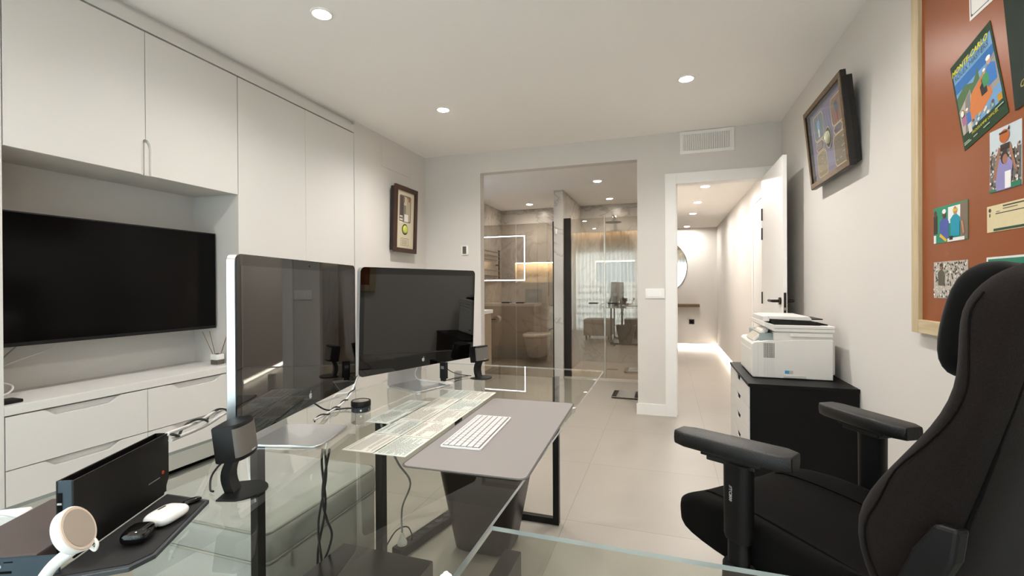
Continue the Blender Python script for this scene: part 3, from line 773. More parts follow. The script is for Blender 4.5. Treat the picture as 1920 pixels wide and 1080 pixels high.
# twisted cables running along below the monitors
def helix(p0, p1, r, turns, n):
    p0, p1 = Vector(p0), Vector(p1); d = (p1 - p0).normalized(); u = d.orthogonal().normalized(); w_ = d.cross(u)
    return [p0.lerp(p1, k / n) + (u * math.cos(2 * PI * turns * k / n) + w_ * math.sin(2 * PI * turns * k / n)) * r for k in range(n + 1)]
base = [(-1.16, 1.56, 0.835), (-1.15, 1.50, 0.775), (-1.135, 1.43, 0.753), (-1.105, 1.33, 0.750), (-1.08, 1.22, 0.752)]
cord('cable', base, 0.0035, M_CORDW, 'white cable drooping between the two monitors')
hb = []
sp = smooth_path(base, 8)
for i, p in enumerate(sp):
    a = i * 0.95; hb.append((p.x + 0.006 * math.cos(a), p.y, max(p.z + 0.006 * math.sin(a), 0.7435)))
cord('cable', hb, 0.0022, M_CORDB, 'black cable twisted round the white cable between the monitors')
cord('cable', [(-1.22, 1.60, 0.86), (-1.21, 1.60, 0.80), (-1.222, 1.58, 0.755), (-1.275, 1.55, 0.735), (-1.285, 1.53, 0.60), (-1.27, 1.46, 0.40)], 0.003, M_CORDW, 'thin white cable hanging down past the desk edge behind the monitors')
# white cables to the dock
for k, (a, b) in enumerate((((-1.0, 0.70, 0.872), (-1.33, 1.10, 0.80)), ((-0.997, 0.705, 0.858), (-1.32, 1.115, 0.785)))):
    a, b = Vector(a), Vector(b)
    m1 = a.lerp(b, 0.5) + Vector((0, 0, -0.006))
    cord('cable', [a, m1, b, b + Vector((-0.10, 0.12, -0.06))], 0.0042, M_CORDW, ['upper white cable stretching from the dock towards the drawers', 'lower white cable stretching from the dock towards the drawers'][k], grp='white dock cables')
cord('cable', helix((-1.0, 0.70, 0.865), (-1.33, 1.11, 0.795), 0.0095, 2.2, 34) + [Vector((-1.43, 1.21, 0.74))], 0.003, M_CORDB, 'black cable coiled round the white dock cables')

# ------------------------------------------------------------------ docking station and its tray
DK = math.radians(115.0)   # heading of the slab from its near end to its far end
t = thing('docking_station', 'black docking station with upright slab and side tray on the desk', 'dock', (-0.885, 0.455, ZD), DK - PI / 2)
# local: Y runs along the slab away from the camera, X to the tray side
M_DOCK = mat('dock_black', '#0e0b0a', 0.42, spec=0.3, var=0.1)
M_DOCK_DAYLIT = mat('dock_front_daylit', '#2b3a45', 0.4, spec=0.4, var=0.04)  # bluish window daylight on the black camera-facing fronts, painted into the colour
mb = MB()
yz2 = lambda u, v, w: (w, u, v)
SL = [(0.030, 0.0095), (0.030, 0.134), (0.275, 0.134), (0.275, 0.040), (0.258, 0.0095)]
mb.prism(SL, -0.003, 0.0, M_DOCK, yz2); mb.prism(SL, -0.026, -0.023, M_DOCK, yz2)
mb.box((-0.023, 0.030, 0.012), (-0.003, 0.034, 0.134), M_DOCK_DAYLIT); mb.box((-0.023, 0.272, 0.04), (-0.003, 0.275, 0.134), M_DOCK)
mb.box((-0.023, 0.034, 0.012), (-0.003, 0.272, 0.05), M_DOCK)
mb.build('slab', t, world=False, bev=0.0006)
mb = MB()
for z in (0.100, 0.080, 0.060): mb.box((-0.0232, 0.0290, z), (-0.0165, 0.0304, z + 0.015), M_DARK)
for z in (0.0965, 0.0765): mb.box((-0.0232, 0.0284, z), (-0.0165, 0.0304, z + 0.003), M_CHROME)
mb.build('slab_port', t, world=False)
mb = MB(); mb.bbox((-0.165, -0.004, 0.0), (-0.0262, 0.20, 0.038), mat('dock_top', '#4a403c', 0.5, var=0.03), 0.003); mb.build('hub_body', t, world=False)
mb = MB(); mb.box((-0.163, -0.007, 0.003), (0.006, -0.0036, 0.0355), M_DOCK_DAYLIT); fp = mb.build('hub_front', t, world=False)
mb = MB()
for k in range(4): mb.box((-0.118 + 0.0165 * k, -0.0075, 0.029), (-0.106 + 0.0165 * k, -0.0069, 0.0305), M_DARK)
mb.box((-0.123, -0.0075, 0.011), (-0.104, -0.0069, 0.0165), M_DARK); mb.box((-0.097, -0.0075, 0.013), (-0.058, -0.0069, 0.0165), M_DARK)
mb.build('port_slot', t, world=False)
M_PRINT = mat('white_print', '#c9ced2', 0.6)
FM = Matrix.Rotation(PI / 2, 4, 'X')
text('SD', 0.008, M_PRINT, 'port_print', t, Matrix.Translation((-0.082, -0.0073, 0.0205)) @ FM, shear=0.25, bold=0.0002)
text('SS', 0.007, M_PRINT, 'port_print', t, Matrix.Translation((-0.122, -0.0073, 0.0205)) @ FM, shear=0.2, bold=0.0002)
mb = MB(); TR = [(0.0, -0.03), (0.102, -0.004), (0.120, 0.030), (0.104, 0.226), (0.0, 0.268)]
mb.prism(TR, 0.0006, 0.008, mat('tray_edge', '#3b3e42', 0.4), lambda u, v, w: (u, v, w))
mb.build('tray_body', t, world=False, bev=0.001)
mb = MB(); mb.prism([(0.004, -0.018), (0.097, 0.004), (0.114, 0.032), (0.099, 0.219), (0.004, 0.259)], 0.008, 0.0092, mat('tray_rubber', '#120f0e', 0.7), lambda u, v, w: (u, v, w)); mb.build('tray_mat', t, world=False)
mb = MB(); mb.box((-0.0005, 0.21, 0.050), (0.0004, 0.245, 0.0518), mat('print_grey', '#8a8a8a', 0.6)); mb.build('print', t, world=False)
mb = MB(); mb.cyl((-0.0004, 0.255, 0.058), (0.0006, 0.255, 0.058), 0.0038, mat('orange_mark', '#c2410c', 0.5), n=12); mb.build('indicator', t, world=False)
DM = Matrix.Translation((-0.885, 0.455, ZD)) @ Matrix.Rotation(DK - PI / 2, 4, 'Z')
# earbud case, black glossy case, small fob on the tray
def pebble(m, rx, ry, rz_, M, e=2.6, nu=28, nv=14, bot=0.0):
    mb = MB(); rings = []
    sg = lambda v, p: math.copysign(abs(v) ** p, v)
    for i in range(1, nv):
        ph = -PI / 2 + PI * i / nv
        rings.append([M @ Vector((rx * sg(math.cos(ph), 2 / e) * sg(math.cos(a), 2 / e), ry * sg(math.cos(ph), 2 / e) * sg(math.sin(a), 2 / e), rz_ * sg(math.sin(ph), 0.9) + rz_)) for a in [2 * PI * k / nu for k in range(nu)]])
    mb.loft(rings, m); return mb
t = thing('earbud_case', 'white glossy earbud case lying on the black tray', 'earbud case', DM @ Vector((0.072, 0.142, 0.0094)), DK - PI / 2 - 0.25)
pebble(M_WHITEPL2, 0.0255, 0.0335, 0.0115, Matrix(), 3.6).build('shell', t, world=False, smooth=180)
mb = MB(); mb.prism(rrect(0.004, 0.016, 0.001, 2), 0.0228, 0.0236, M_CHROME, lambda u, v, w: (u - 0.010, v, w)); mb.build('hinge', t, world=False)
mb = MB(); mb.prism(rrect(0.009, 0.0045, 0.002, 4), -0.0335, -0.0315, M_BLKPL, lambda u, v, w: (u + 0.002, w, v + 0.0075)); mb.build('charging_port', t, world=False)
t = thing('earphone_pebble', 'small glossy black case on the tray near the dock front', 'case', DM @ Vector((0.066, 0.075, 0.0094)), DK - PI / 2 + 0.1)
pebble(M_BLKGLOSS, 0.0205, 0.025, 0.0125, Matrix(), 3.8).build('shell', t, world=False, smooth=180)
mb = MB(); mb.box((-0.0197, -0.018, 0.0125), (0.0197, 0.018, 0.0129), M_CHROME); mb.build('seam', t, world=False)
t = tag(pebble(M_BLKGLOSS, 0.009, 0.018, 0.0045, Matrix.Translation(DM @ Vector((0.078, 0.212, 0.0094))) @ Matrix.Rotation(DK - 2.2, 4, 'Z')).build('key_fob', smooth=180), 'tiny glossy black fob at the far end of the tray', 'key fob')
# white cable charger stand in front of the dock
c0 = Vector((-0.721, 0.392, 0.871))
cv = (Vector((0, 0, 1.18)) - c0).normalized()
nrm = Vector((math.cos(0.56) * math.cos(0.436), math.sin(0.56) * math.cos(0.436), math.sin(0.436)))
t = thing('charging_stand', 'white round charging disc on a slim arm in front of the dock', 'charger', (-0.78, 0.36, ZD))
mb = MB()
mb.cyl(c0 - nrm * 0.0115, c0, 0.0285, M_WHITEPL2, 0.0298, n=40)
mb.build('charger_head', t, smooth=35, bev=0.001)
mb = MB(); mb.cyl(c0, c0 + nrm * 0.0012, 0.0285, mat('charger_rim', '#d9c6b4', 0.3), 0.0278, n=40); mb.cyl(c0 + nrm * 0.0012, c0 + nrm * 0.0018, 0.0245, mat('charger_face', '#a79a8d', 0.35), n=40); mb.build('charger_face', t, smooth=35)
mb = MB(); mb.tube([c0 - nrm * 0.007 + Vector((0, 0, -0.024)), (-0.752, 0.378, 0.82), (-0.775, 0.366, 0.775), (-0.78, 0.36, 0.747)], 0.0072, M_WHITEPL2, 12); mb.build('arm', t, smooth=60)
mb = MB(); mb.lathe([(0.036, 0.0006), (0.037, 0.003), (0.036, 0.007), (0.006, 0.009)], (-0.78, 0.36, ZD), M_WHITEPL2); mb.build('base', t, smooth=35)
mb = MB(); b0 = c0 + Vector((-0.004, 0.010, -0.024)); mb.tube([b0, b0 + Vector((0.004, 0.004, -0.009)), b0 + Vector((0.008, 0.006, -0.012)), b0 + Vector((0.010, 0.007, -0.004)), b0 + Vector((0.006, 0.006, 0.002))], 0.0022, M_WHITEPL2, 8); mb.build('cord_loop', t, smooth=60)
# white adapter and cords at the picture edge
t = thing('power_adapter', 'white rounded power adapter at the edge of the desk behind the dock', 'adapter', (-1.17, 0.525, ZD), math.radians(35))
mb = MB(); mb.bbox((-0.03, -0.016, 0.0006), (0.032, 0.016, 0.024), M_WHITEPL, 0.007, 3); mb.build('body', t, world=False, smooth=40)
mb = MB(); mb.cyl((0.03, 0, 0.012), (0.045, 0, 0.012), 0.0045, M_WHITEPL); mb.build('plug', t, world=False, smooth=40)
cord('cable', [(-1.135, 0.552, 0.752), (-1.09, 0.57, 0.752), (-1.04, 0.58, 0.757), (-1.00, 0.585, 0.779)], 0.003, M_CORDW, 'white cable from the power adapter into the dock')
cord('cable', [(-1.20, 0.47, 0.790), (-1.13, 0.49, 0.785), (-1.08, 0.52, 0.765), (-1.03, 0.53, 0.752), (-0.99, 0.56, 0.784)], 0.0028, M_CORDW, 'white cable drooping in front of the power adapter')
mess = [(-1.20, 0.42, 0.745), (-1.15, 0.46, 0.75), (-1.10, 0.47, 0.765), (-1.075, 0.455, 0.755), (-1.10, 0.435, 0.748), (-1.14, 0.45, 0.760), (-1.12, 0.50, 0.752), (-1.06, 0.56, 0.748), (-1.03, 0.62, 0.745)]
cord('cable', mess, 0.003, M_CORDB, 'tangled black cable behind the dock at the picture edge')
cord('cable', [(p[0] - 0.02, p[1] - 0.01 + 0.012 * math.sin(i * 2.1), p[2] + 0.006 * (1 + math.cos(i * 1.7))) for i, p in enumerate(mess[:7])], 0.003, M_CORDB, 'second tangled black cable lying over the first behind the dock')

# ================================================================== UNDER AND BESIDE THE DESK
# upholstered ottoman
t = thing('ottoman', 'beige linen storage ottoman with piped lid under the glass desk', 'ottoman', (-1.42, 1.35, 0))
OX, OY = 0.588, 0.560
mb = MB()
def cush(z, k, bul=0.0): return [(u, v, z) for u, v in rrect(OX * k + bul, OY * k + bul, 0.03, 4)]
mb.loft([cush(0.10, 0.985), cush(0.11, 1.0), cush(0.34, 1.0), cush(0.356, 0.992)], M_OTTO); mb.build('body', t, world=False, smooth=50)
mb = MB()
mb.loft([cush(0.357, 0.992), cush(0.366, 1.008), cush(0.42, 1.012), cush(0.440, 1.0), cush(0.450, 0.97), cush(0.456, 0.85), cush(0.462, 0.5)], M_OTTO); mb.build('lid', t, world=False, smooth=50)
for z, k in ((0.445, 0.995), (0.358, 1.008)):
    mb = MB(); R = [Vector(p) for p in cush(z, k)]; R.append(R[0]); mb.tube(R, 0.004, M_PIPE, 6, 1); mb.build('piping', t, world=False, smooth=60)
for sx in (-1, 1):
    for sy in (-1, 1):
        mb = MB(); mb.cyl((sx * 0.24, sy * 0.23, 0.0), (sx * 0.24, sy * 0.23, 0.105), 0.016, M_WSHELF, 0.022); mb.build('leg', t, world=False, smooth=40)

# waste bin
t = thing('waste_bin', 'dark brown tapered waste bin under the end of the desk', 'bin', (-0.785, 1.99, 0))
M_BIN = mat('bin_brown', '#1f1510', 0.35, spec=0.5, var=0.1)
def bn(z, w, d, r): return [(u, v, z) for u, v in rrect(w, d, r, 5)]
mb = MB(); mb.loft([bn(0.004, 0.24, 0.20, 0.05), bn(0.012, 0.255, 0.215, 0.05), bn(0.36, 0.385, 0.27, 0.05), bn(0.37, 0.392, 0.277, 0.05), bn(0.37, 0.375, 0.26, 0.046), bn(0.02, 0.245, 0.205, 0.045)], M_BIN, cap=True)
mb.build('body', t, world=False, smooth=40)
mb = MB(); R = [Vector(p) for p in bn(0.369, 0.386, 0.271, 0.05)]; R.append(R[0]); mb.tube(R, 0.006, M_BIN, 8, 1); mb.build('rim', t, world=False, smooth=60)

# power strip with a white plug
t = thing('power_strip', 'black multi-socket power strip on the floor beside the waste bin', 'power strip', (-1.075, 1.95, 0), math.radians(-12))
mb = MB(); mb.bbox((-0.028, -0.20, 0.0), (0.028, 0.20, 0.042), M_BLKPL, 0.006); mb.build('body', t, world=False, smooth=40)
for k in range(6):
    mb = MB(); c = (0, -0.165 + 0.062 * k, 0.0421)
    mb.lathe([(0.0215, 0.0), (0.0205, 0.0014), (0.018, 0.0004), (0.0165, -0.006)], c, M_BLKGLOSS, 24)
    for dx in (-0.0095, 0.0095): mb.cyl((c[0] + dx, c[1], c[2] - 0.006), (c[0] + dx, c[1], c[2] - 0.003), 0.0026, M_DARK, n=8)
    mb.build('socket', t, world=False, smooth=40)
pb = Matrix.Translation((-1.075, 1.95, 0)) @ Matrix.Rotation(math.radians(-12), 4, 'Z') @ Vector((0, -0.165, 0.0445))
t = thing('mains_plug', 'white mains plug pushed into the black power strip', 'plug', pb)
mb = MB(); mb.lathe([(0.021, 0), (0.0215, 0.010), (0.019, 0.016), (0.0105, 0.036), (0.0065, 0.052)], (0, 0, 0), M_WHITEPL); mb.build('body', t, world=False, smooth=40)
cord('cable', [pb + Vector((0, 0, 0.05)), pb + Vector((0.0, 0.0, 0.16)), (-1.02, 1.71, 0.36), (-0.96, 1.52, 0.52), (-0.90, 1.34, 0.70), (-0.895, 1.32, 0.727)], 0.0042, M_CORDG, 'grey cable rising from the white plug to the desk')
cord('cable', [(-1.10, 1.86, 0.044), (-1.12, 1.85, 0.09), (-1.15, 1.80, 0.09), (-1.17, 1.72, 0.03), (-1.18, 1.6, 0.005)], 0.003, M_CORDB, 'thin black cable arching beside the power strip')
mb = MB(); mb.box((-0.02, 0, 0), (0.02, 0.30, 0.012), M_BLKPL, Matrix.Translation((-1.03, 2.155, 0.001)) @ Matrix.Rotation(math.radians(-12), 4, 'Z'))
tag(mb.build('cable_channel'), 'flat black floor cable channel running on behind the bin', 'cable cover')
# black cables hanging from the desk to the black box
for k, (dx, dy, ph, lb) in enumerate(((0.0, 0.0, 0.0, 'black cable hanging from the desk into the black box, first of the twisted three'), (0.012, 0.008, 2.1, 'black cable of the hanging twisted three with the widest loop'), (-0.006, 0.012, 4.2, 'thin black cable wound round the hanging pair'))):
    P = []
    for i in range(11):
        q = i / 10; z = 0.727 - q * 0.40
        wv = 0.008 * math.sin(q * 9 + ph) + (0.016 * math.exp(-((q - .62) / .12) ** 2) if k == 1 else 0)
        P.append((-0.908 - 0.02 * q + dx * 0.5 + wv * 0.8, 1.066 - 0.005 * q + dy * 0.5 + wv * 0.5, z))
    P.append((-0.918, 1.035, 0.30))
    cord('cable', P, 0.0032, M_CORDB, lb, grp='black cables hanging below the desk')
# subwoofer / black boxes below the desk
t = thing('subwoofer', 'large black glossy box on the floor under the near end of the desk', 'subwoofer', (-0.735, 0.90, 0))
mb = MB(); mb.bbox((-0.155, -0.24, 0.012), (0.135, 0.222, 0.44), mat('sub_black', '#100e0d', 0.22, spec=0.5, var=0.1), 0.006, 2); mb.build('cabinet', t, world=False, smooth=40)
mb = MB(); mb.box((-0.14, 0.222, 0.05), (0.12, 0.226, 0.40), M_BLKPL); mb.build('grille', t, world=False)
for sx in (-0.12, 0.10):
    for sy in (-0.2, 0.18):
        mb = MB(); mb.cyl((sx, sy, 0), (sx, sy, 0.013), 0.015, M_BLKPL); mb.build('foot', t, world=False)
t = thing('computer_tower', 'slim black computer case standing below the return table edge', 'computer', (-0.405, 0.98, 0))
mb = MB(); mb.bbox((-0.024, -0.28, 0.008), (0.024, 0.24, 0.45), mat('tower_black', '#1a1817', 0.4, var=0.1), 0.005, 2); mb.build('case', t, world=False, smooth=40)
mb = MB(); mb.lathe([(0.011, 0), (0.011, 0.003), (0.008, 0.003), (0.007, 0.001)], (0.0, 0.10, 0.4498), M_BLKGLOSS, 20); mb.build('button', t, world=False, smooth=40)
mb = MB(); mb.box((0.024, -0.22, 0.05), (0.0256, 0.16, 0.38), M_BLKPL); mb.build('side_panel', t, world=False)
for sy in (-0.24, 0.2):
    mb = MB(); mb.box((-0.03, sy - 0.02, 0), (0.03, sy + 0.02, 0.009), M_BLKPL); mb.build('foot', t, world=False)

# ------------------------------------------------------------------ black drawer cabinet with printer
t = thing('drawer_chest', 'black drawer chest with white drawer fronts carrying the printer', 'drawer unit', (0.663, 3.13, 0))
mb = MB(); mb.box((0.425, 2.757, 0.03), (0.917, 3.497, 0.652), M_BLKLAM); mb.build('body', t, bev=0.001)
mb = MB(); mb.box((0.413, 2.752, 0.638), (0.919, 3.502, 0.654), M_BLKLAM); mb.build('top', t, bev=0.001)
mb = MB(); mb.box((0.45, 2.78, 0), (0.90, 3.48, 0.03), M_BLKLAM); mb.build('plinth', t)
mb = MB(); mb.box((0.4235, 2.757, 0.03), (0.4255, 3.497, 0.637), M_DARK); mb.build('gap', t)
zz = [0.634, 0.520, 0.404, 0.288, 0.172, 0.040]
for z1, z0 in zip(zz, zz[1:]):
    ym = 3.127; a = 0.075; dd = 0.032
    P = [(2.760, z0 + 0.003), (3.494, z0 + 0.003), (3.494, z1), (ym + a, z1), (ym + a - 0.03, z1 - dd), (ym - a + 0.03, z1 - dd), (ym - a, z1), (2.760, z1)]
    mb = MB(); mb.prism(P, 0.4165, 0.4232, M_LACQ, yz); dr = mb.build('drawer', t, bev=0.0008)
# printer, left side toward the camera, front toward the desk
t = thing('printer', 'white multifunction laser printer on the black drawer chest', 'printer', (0.66, 3.15, 0.654))
PX0, PX1, PY0, PY1, PZ = 0.462, 0.858, 2.94, 3.36, 0.654
xz = lambda u, v, w: (u, w, v)
mb = MB()
B = [(PX0, PZ + 0.012), (PX0 + 0.004, PZ + 0.004), (PX1, PZ + 0.004), (PX1, PZ + 0.225), (PX0 + 0.085, PZ + 0.212), (PX0 + 0.012, PZ + 0.202), (PX0, PZ + 0.19)]
mb.prism(B, PY0, PY1, M_PRN, xz); mb.build('body', t, bev=0.003)
mb = MB(); mb.box((PX0 + 0.112, PY0 + 0.004, PZ + 0.214), (PX1 - 0.004, PY1 - 0.004, PZ + 0.262), M_PRN); mb.build('upper_body', t, bev=0.002)
mb = MB(); mb.box((PX0 + 0.045, PY0 + 0.03, PZ + 0.2), (PX0 + 0.113, PY1 - 0.03, PZ + 0.252), mat('tray_shade', '#8f9a99', 0.5)); mb.build('output_bay', t)
mb = MB()
SCN = [(PX0 + 0.062, PZ + 0.292), (PX0 + 0.112, PZ + 0.264), (PX1 + 0.008, PZ + 0.262), (PX1 + 0.008, PZ + 0.298), (PX0 + 0.118, PZ + 0.300), (PX0 + 0.064, PZ + 0.318)]
mb.prism(SCN, PY0 - 0.004, PY1 + 0.004, M_PRN, xz); mb.build('scanner_bed', t, bev=0.003)
mb = MB(); mb.box((PX0 + 0.112, PY0 - 0.0046, PZ + 0.2815), (PX1 + 0.0086, PY0 - 0.0036, PZ + 0.2828), M_DARK); mb.build('seam', t)
mb = MB(); mb.prism([(PX0 + 0.118, PZ + 0.299), (PX1 - 0.05, PZ + 0.299), (PX1 - 0.07, PZ + 0.318), (PX0 + 0.100, PZ + 0.326)], PY0 + 0.03, PY1 - 0.06, M_BLKPL, xz); mb.build('paper_tray', t, bev=0.001)
mb = MB(); mb.box((PX1 - 0.075, PY0 + 0.05, PZ + 0.299), (PX1 - 0.01, PY0 + 0.25, PZ + 0.304), M_DARK); mb.build('output_flap', t)
mb = MB(); mb.prism([(PX0 + 0.10, PZ + 0.330), (PX1 - 0.095, PZ + 0.322), (PX1 - 0.085, PZ + 0.330), (PX1 - 0.10, PZ + 0.347), (PX0 + 0.088, PZ + 0.349)], PY0 + 0.05, PY1 - 0.02, M_PRN, xz); mb.build('feeder_lid', t, bev=0.004)
mb = MB(); mb.box((PX1 - 0.088, PY0 + 0.10, PZ + 0.326), (PX1 - 0.02, PY1 - 0.1, PZ + 0.332), M_BLKPL); mb.build('tray_extension', t, bev=0.001)
mb = MB(); mb.prism([(PX0 + 0.066, PZ + 0.316), (PX0 + 0.10, PZ + 0.316), (PX0 + 0.10, PZ + 0.346), (PX0 + 0.066, PZ + 0.346)], PY0 + 0.06, PY1 - 0.04, M_PRN, xz); mb.build('feeder_head', t, bev=0.003)
mb = MB(); mb.box((PX0 + 0.19, PY0 - 0.005, PZ + 0.236), (PX1 - 0.002, PY0 + 0.004, PZ + 0.256), M_PRN); mb.build('side_grip', t, bev=0.003)
CP = Matrix.Translation((PX0 + 0.048, 3.08, PZ + 0.240)) @ Matrix.Rotation(math.radians(-42), 4, 'Y')
mb = MB(); mb.bbox((-0.050, -0.09, -0.010), (0.050, 0.12, 0.006), M_PRN, 0.004, M=CP); mb.box((-0.046, -0.084, 0.006), (0.046, 0.114, 0.0072), mat('panel_beige', '#b9b09c', 0.3), CP)
mb.prism([(0.0, 0.0), (0.05, 0.0), (0.085, 0.085), (0.05, 0.07)], 3.0, 3.17, M_PRN, lambda u, v, w: (PX0 + 0.018 + u, w, PZ + 0.202 + v)); mb.build('control_panel', t, bev=0.001)
mb = MB()
for i in range(9):
    for j in range(13):
        x = PX0 + 0.060 + 0.0062 * i; z = PZ + 0.116 + 0.0064 * j
        mb.box((x, PY0 - 0.0006, z), (x + 0.0032, PY0 + 0.001, z + 0.005), M_DARK)
mb.build('vent_grille', t)
mb = MB()
for i in range(9):
    x = PX0 + 0.060 + 0.0062 * i; mb.box((x, PY0 - 0.0005, PZ + 0.012), (x + 0.0012, PY0 + 0.001, PZ + 0.112), M_PRN2)
mb.box((PX0 + 0.030, PY0 - 0.0005, PZ + 0.006), (PX0 + 0.0312, PY0 + 0.001, PZ + 0.204), M_PRN2)
mb.build('side_ribs', t)
mb = MB(); mb.box((PX0 + 0.165, PY0 - 0.0015, PZ + 0.030), (PX0 + 0.185, PY0 + 0.001, PZ + 0.048), mat('sticker_blue', '#3f9ecb', 0.5)); mb.box((PX0 + 0.185, PY0 - 0.0015, PZ + 0.030), (PX0 + 0.205, PY0 + 0.001, PZ + 0.048), mat('sticker_grey', '#b4b2ae', 0.5)); mb.build('sticker', t)
mb = MB(); mb.box((PX0 + 0.160, PY0 - 0.006, PZ + 0.008), (PX0 + 0.268, PY0 + 0.002, PZ + 0.022), M_PRN2); mb.build('side_handle', t, bev=0.002)
mb = MB()
for lo, hi in (((PX0 - 0.002, PY0 + 0.03, PZ + 0.02), (PX0 + 0.001, PY1 - 0.03, PZ + 0.150)),): mb.box(lo, hi, M_PRN)
mb.box((PX0 - 0.0026, PY0 + 0.03, PZ + 0.152), (PX0 + 0.001, PY1 - 0.03, PZ + 0.154), M_PRN2); mb.build('front_tray', t)
mb = MB(); mb.box((PX1, PY0 + 0.03, PZ + 0.03), (PX1 + 0.018, PY1 - 0.03, PZ + 0.21), M_PRN); mb.build('rear_cover', t, bev=0.003)

# ------------------------------------------------------------------ wall items
def frame_box(name, label, loc, ry_side, W, H, D, tilt, mfr, mbox, cat='framed picture'):
    """deep shadow-box picture hung on a side wall. local: +Y into the room, X along the wall, Z up"""
    t = thing(name, label, cat, loc)
    t.rotation_euler = (tilt, 0, ry_side)
    return t
xzf = lambda u, v, w: (u, w, v)
def frame_parts(t, W, H, D, fw_, mfr, mbox, inset=0.018, ft=0.022, mface=None):
    mb = MB(); mb.box((-W / 2 + inset, 0.002, -H / 2 + inset), (W / 2 - inset, D - ft, H / 2 - inset), mbox); mb.build('box', t, world=False, bev=0.002)
    mb = MB()
    for (x0, x1, z0, z1) in ((-W / 2, W / 2, H / 2 - fw_, H / 2), (-W / 2, W / 2, -H / 2, -H / 2 + fw_), (-W / 2, -W / 2 + fw_, -H / 2 + fw_, H / 2 - fw_), (W / 2 - fw_, W / 2, -H / 2 + fw_, H / 2 - fw_)):
        mb.box((x0, D - ft, z0), (x1, D, z1), mfr)
        if mface: mb.box((x0 + (.003 if x0 < -W * .49 else 0), D, z0 + (.003 if z0 < -H * .49 else 0)), (x1 - (.003 if x1 > W * .49 else 0), D + .003, z1 - (.003 if z1 > H * .49 else 0)), mface)
    mb.build('frame', t, world=False, bev=0.003)
def flat(t, name, shapes, y0, f=None):
    """flat printed artwork: outlines stacked a fraction of a millimetre apart"""
    mb = MB()
    for i, (P, m) in enumerate(shapes):
        mb.poly([(-u, y0 + 0.00008 * i, v) for u, v in P], m)
    return mb.build(name, t, world=False)
def R_(x0, z0, x1, z1): return [(x0, z0), (x1, z0), (x1, z1), (x0, z1)]
def cm(h, r=0.6): return mat('print_' + h.lstrip('#'), h, r, spec=0.3, var=0.05, scale=60)
def figure(cx, z, h, shirt, skin='#a8745a', hat=None, legs=None):
    """a small printed person: legs, shirt, head"""
    s = []
    if legs: s.append((R_(cx - .10 * h, z, cx + .10 * h, z + .48 * h), cm(legs)))
    s.append(([(cx - .15 * h, z + .38 * h), (cx + .15 * h, z + .38 * h), (cx + .17 * h, z + .74 * h), (cx + .06 * h, z + .82 * h), (cx - .06 * h, z + .82 * h), (cx - .17 * h, z + .74 * h)], cm(shirt)))
    s.append((ell(.065 * h, .085 * h, 14, cx, z + .90 * h), cm(skin)))
    if hat: s.append((ell(.075 * h, .05 * h, 12, cx, z + .965 * h), cm(hat)))
    return s
# picture on the cabinet-side wall
t = frame_box('shadow_box_frame', 'tall dark-wood shadow-box picture with a ball on the cabinet-side wall', (XL, 3.918, 1.822), -PI / 2, .4, .62, .077, math.radians(-2.0), None, None)
t.location.x = XL + 0.012
W, H, D = 0.400, 0.626, 0.066
frame_parts(t, W, H, D, 0.042, M_WALNUT, mat('box_dark', '#1a110c', 0.5), 0.016)
CREAM = cm('#dcd0b4')
sh = [(R_(-.165, -.278, .165, .278), CREAM), (rrect(.205, .252, .02, 4, 0, .105), cm('#2b2622')), (rrect(.197, .244, .018, 4, 0, .105), cm('#8b7f74'))]
for x, z, w_, h_, c in ((-.06, .12, .06, .2, '#5b5450'), (.05, .10, .08, .22, '#b7ab93'), (0, .18, .05, .08, '#d0c4aa'), (.02, .02, .07, .07, '#efeae0'), (-.07, .0, .05, .012, '#f0ece6'), (-.07, .03, .05, .012, '#f0ece6'), (-.07, -.005 - .02, .05, .012, '#f0ece6'), (.07, .20, .03, .04, '#9b6a50'), (-.03, .19, .03, .05, '#8a6350')):
    sh.append((R_(x - w_ / 2, z - h_ / 2 + 0, x + w_ / 2, z + h_ / 2), cm(c)))
sh += [(R_(-.07, -.245, .07, -.175), cm('#3c342c')), (R_(-.067, -.242, .067, -.178), CREAM)]
for i in range(6): sh.append((R_(-.055, -.190 - .0085 * i, .055 - (.02 if i % 2 else 0), -.1875 - .0085 * i), cm('#6b6153')))
sh.append((ell(.052, .052, 24, 0, -.090), cm('#26241d')))
flat(t, 'print', sh, D - 0.02)
mb = MB(); mb.loft([[(0.040 * math.cos(a) * math.cos(p), D - 0.018 + 0.018 * math.sin(p), -0.090 + 0.040 * math.sin(a) * math.cos(p)) for a in [2 * PI * k / 24 for k in range(24)]] for p in (0.0, 0.35, 0.7, 1.05, 1.4)], mat('tennis_ball', '#c9cf62', 0.95, bump=0.4, bscale=300)); mb.build('ball', t, world=False, smooth=60)
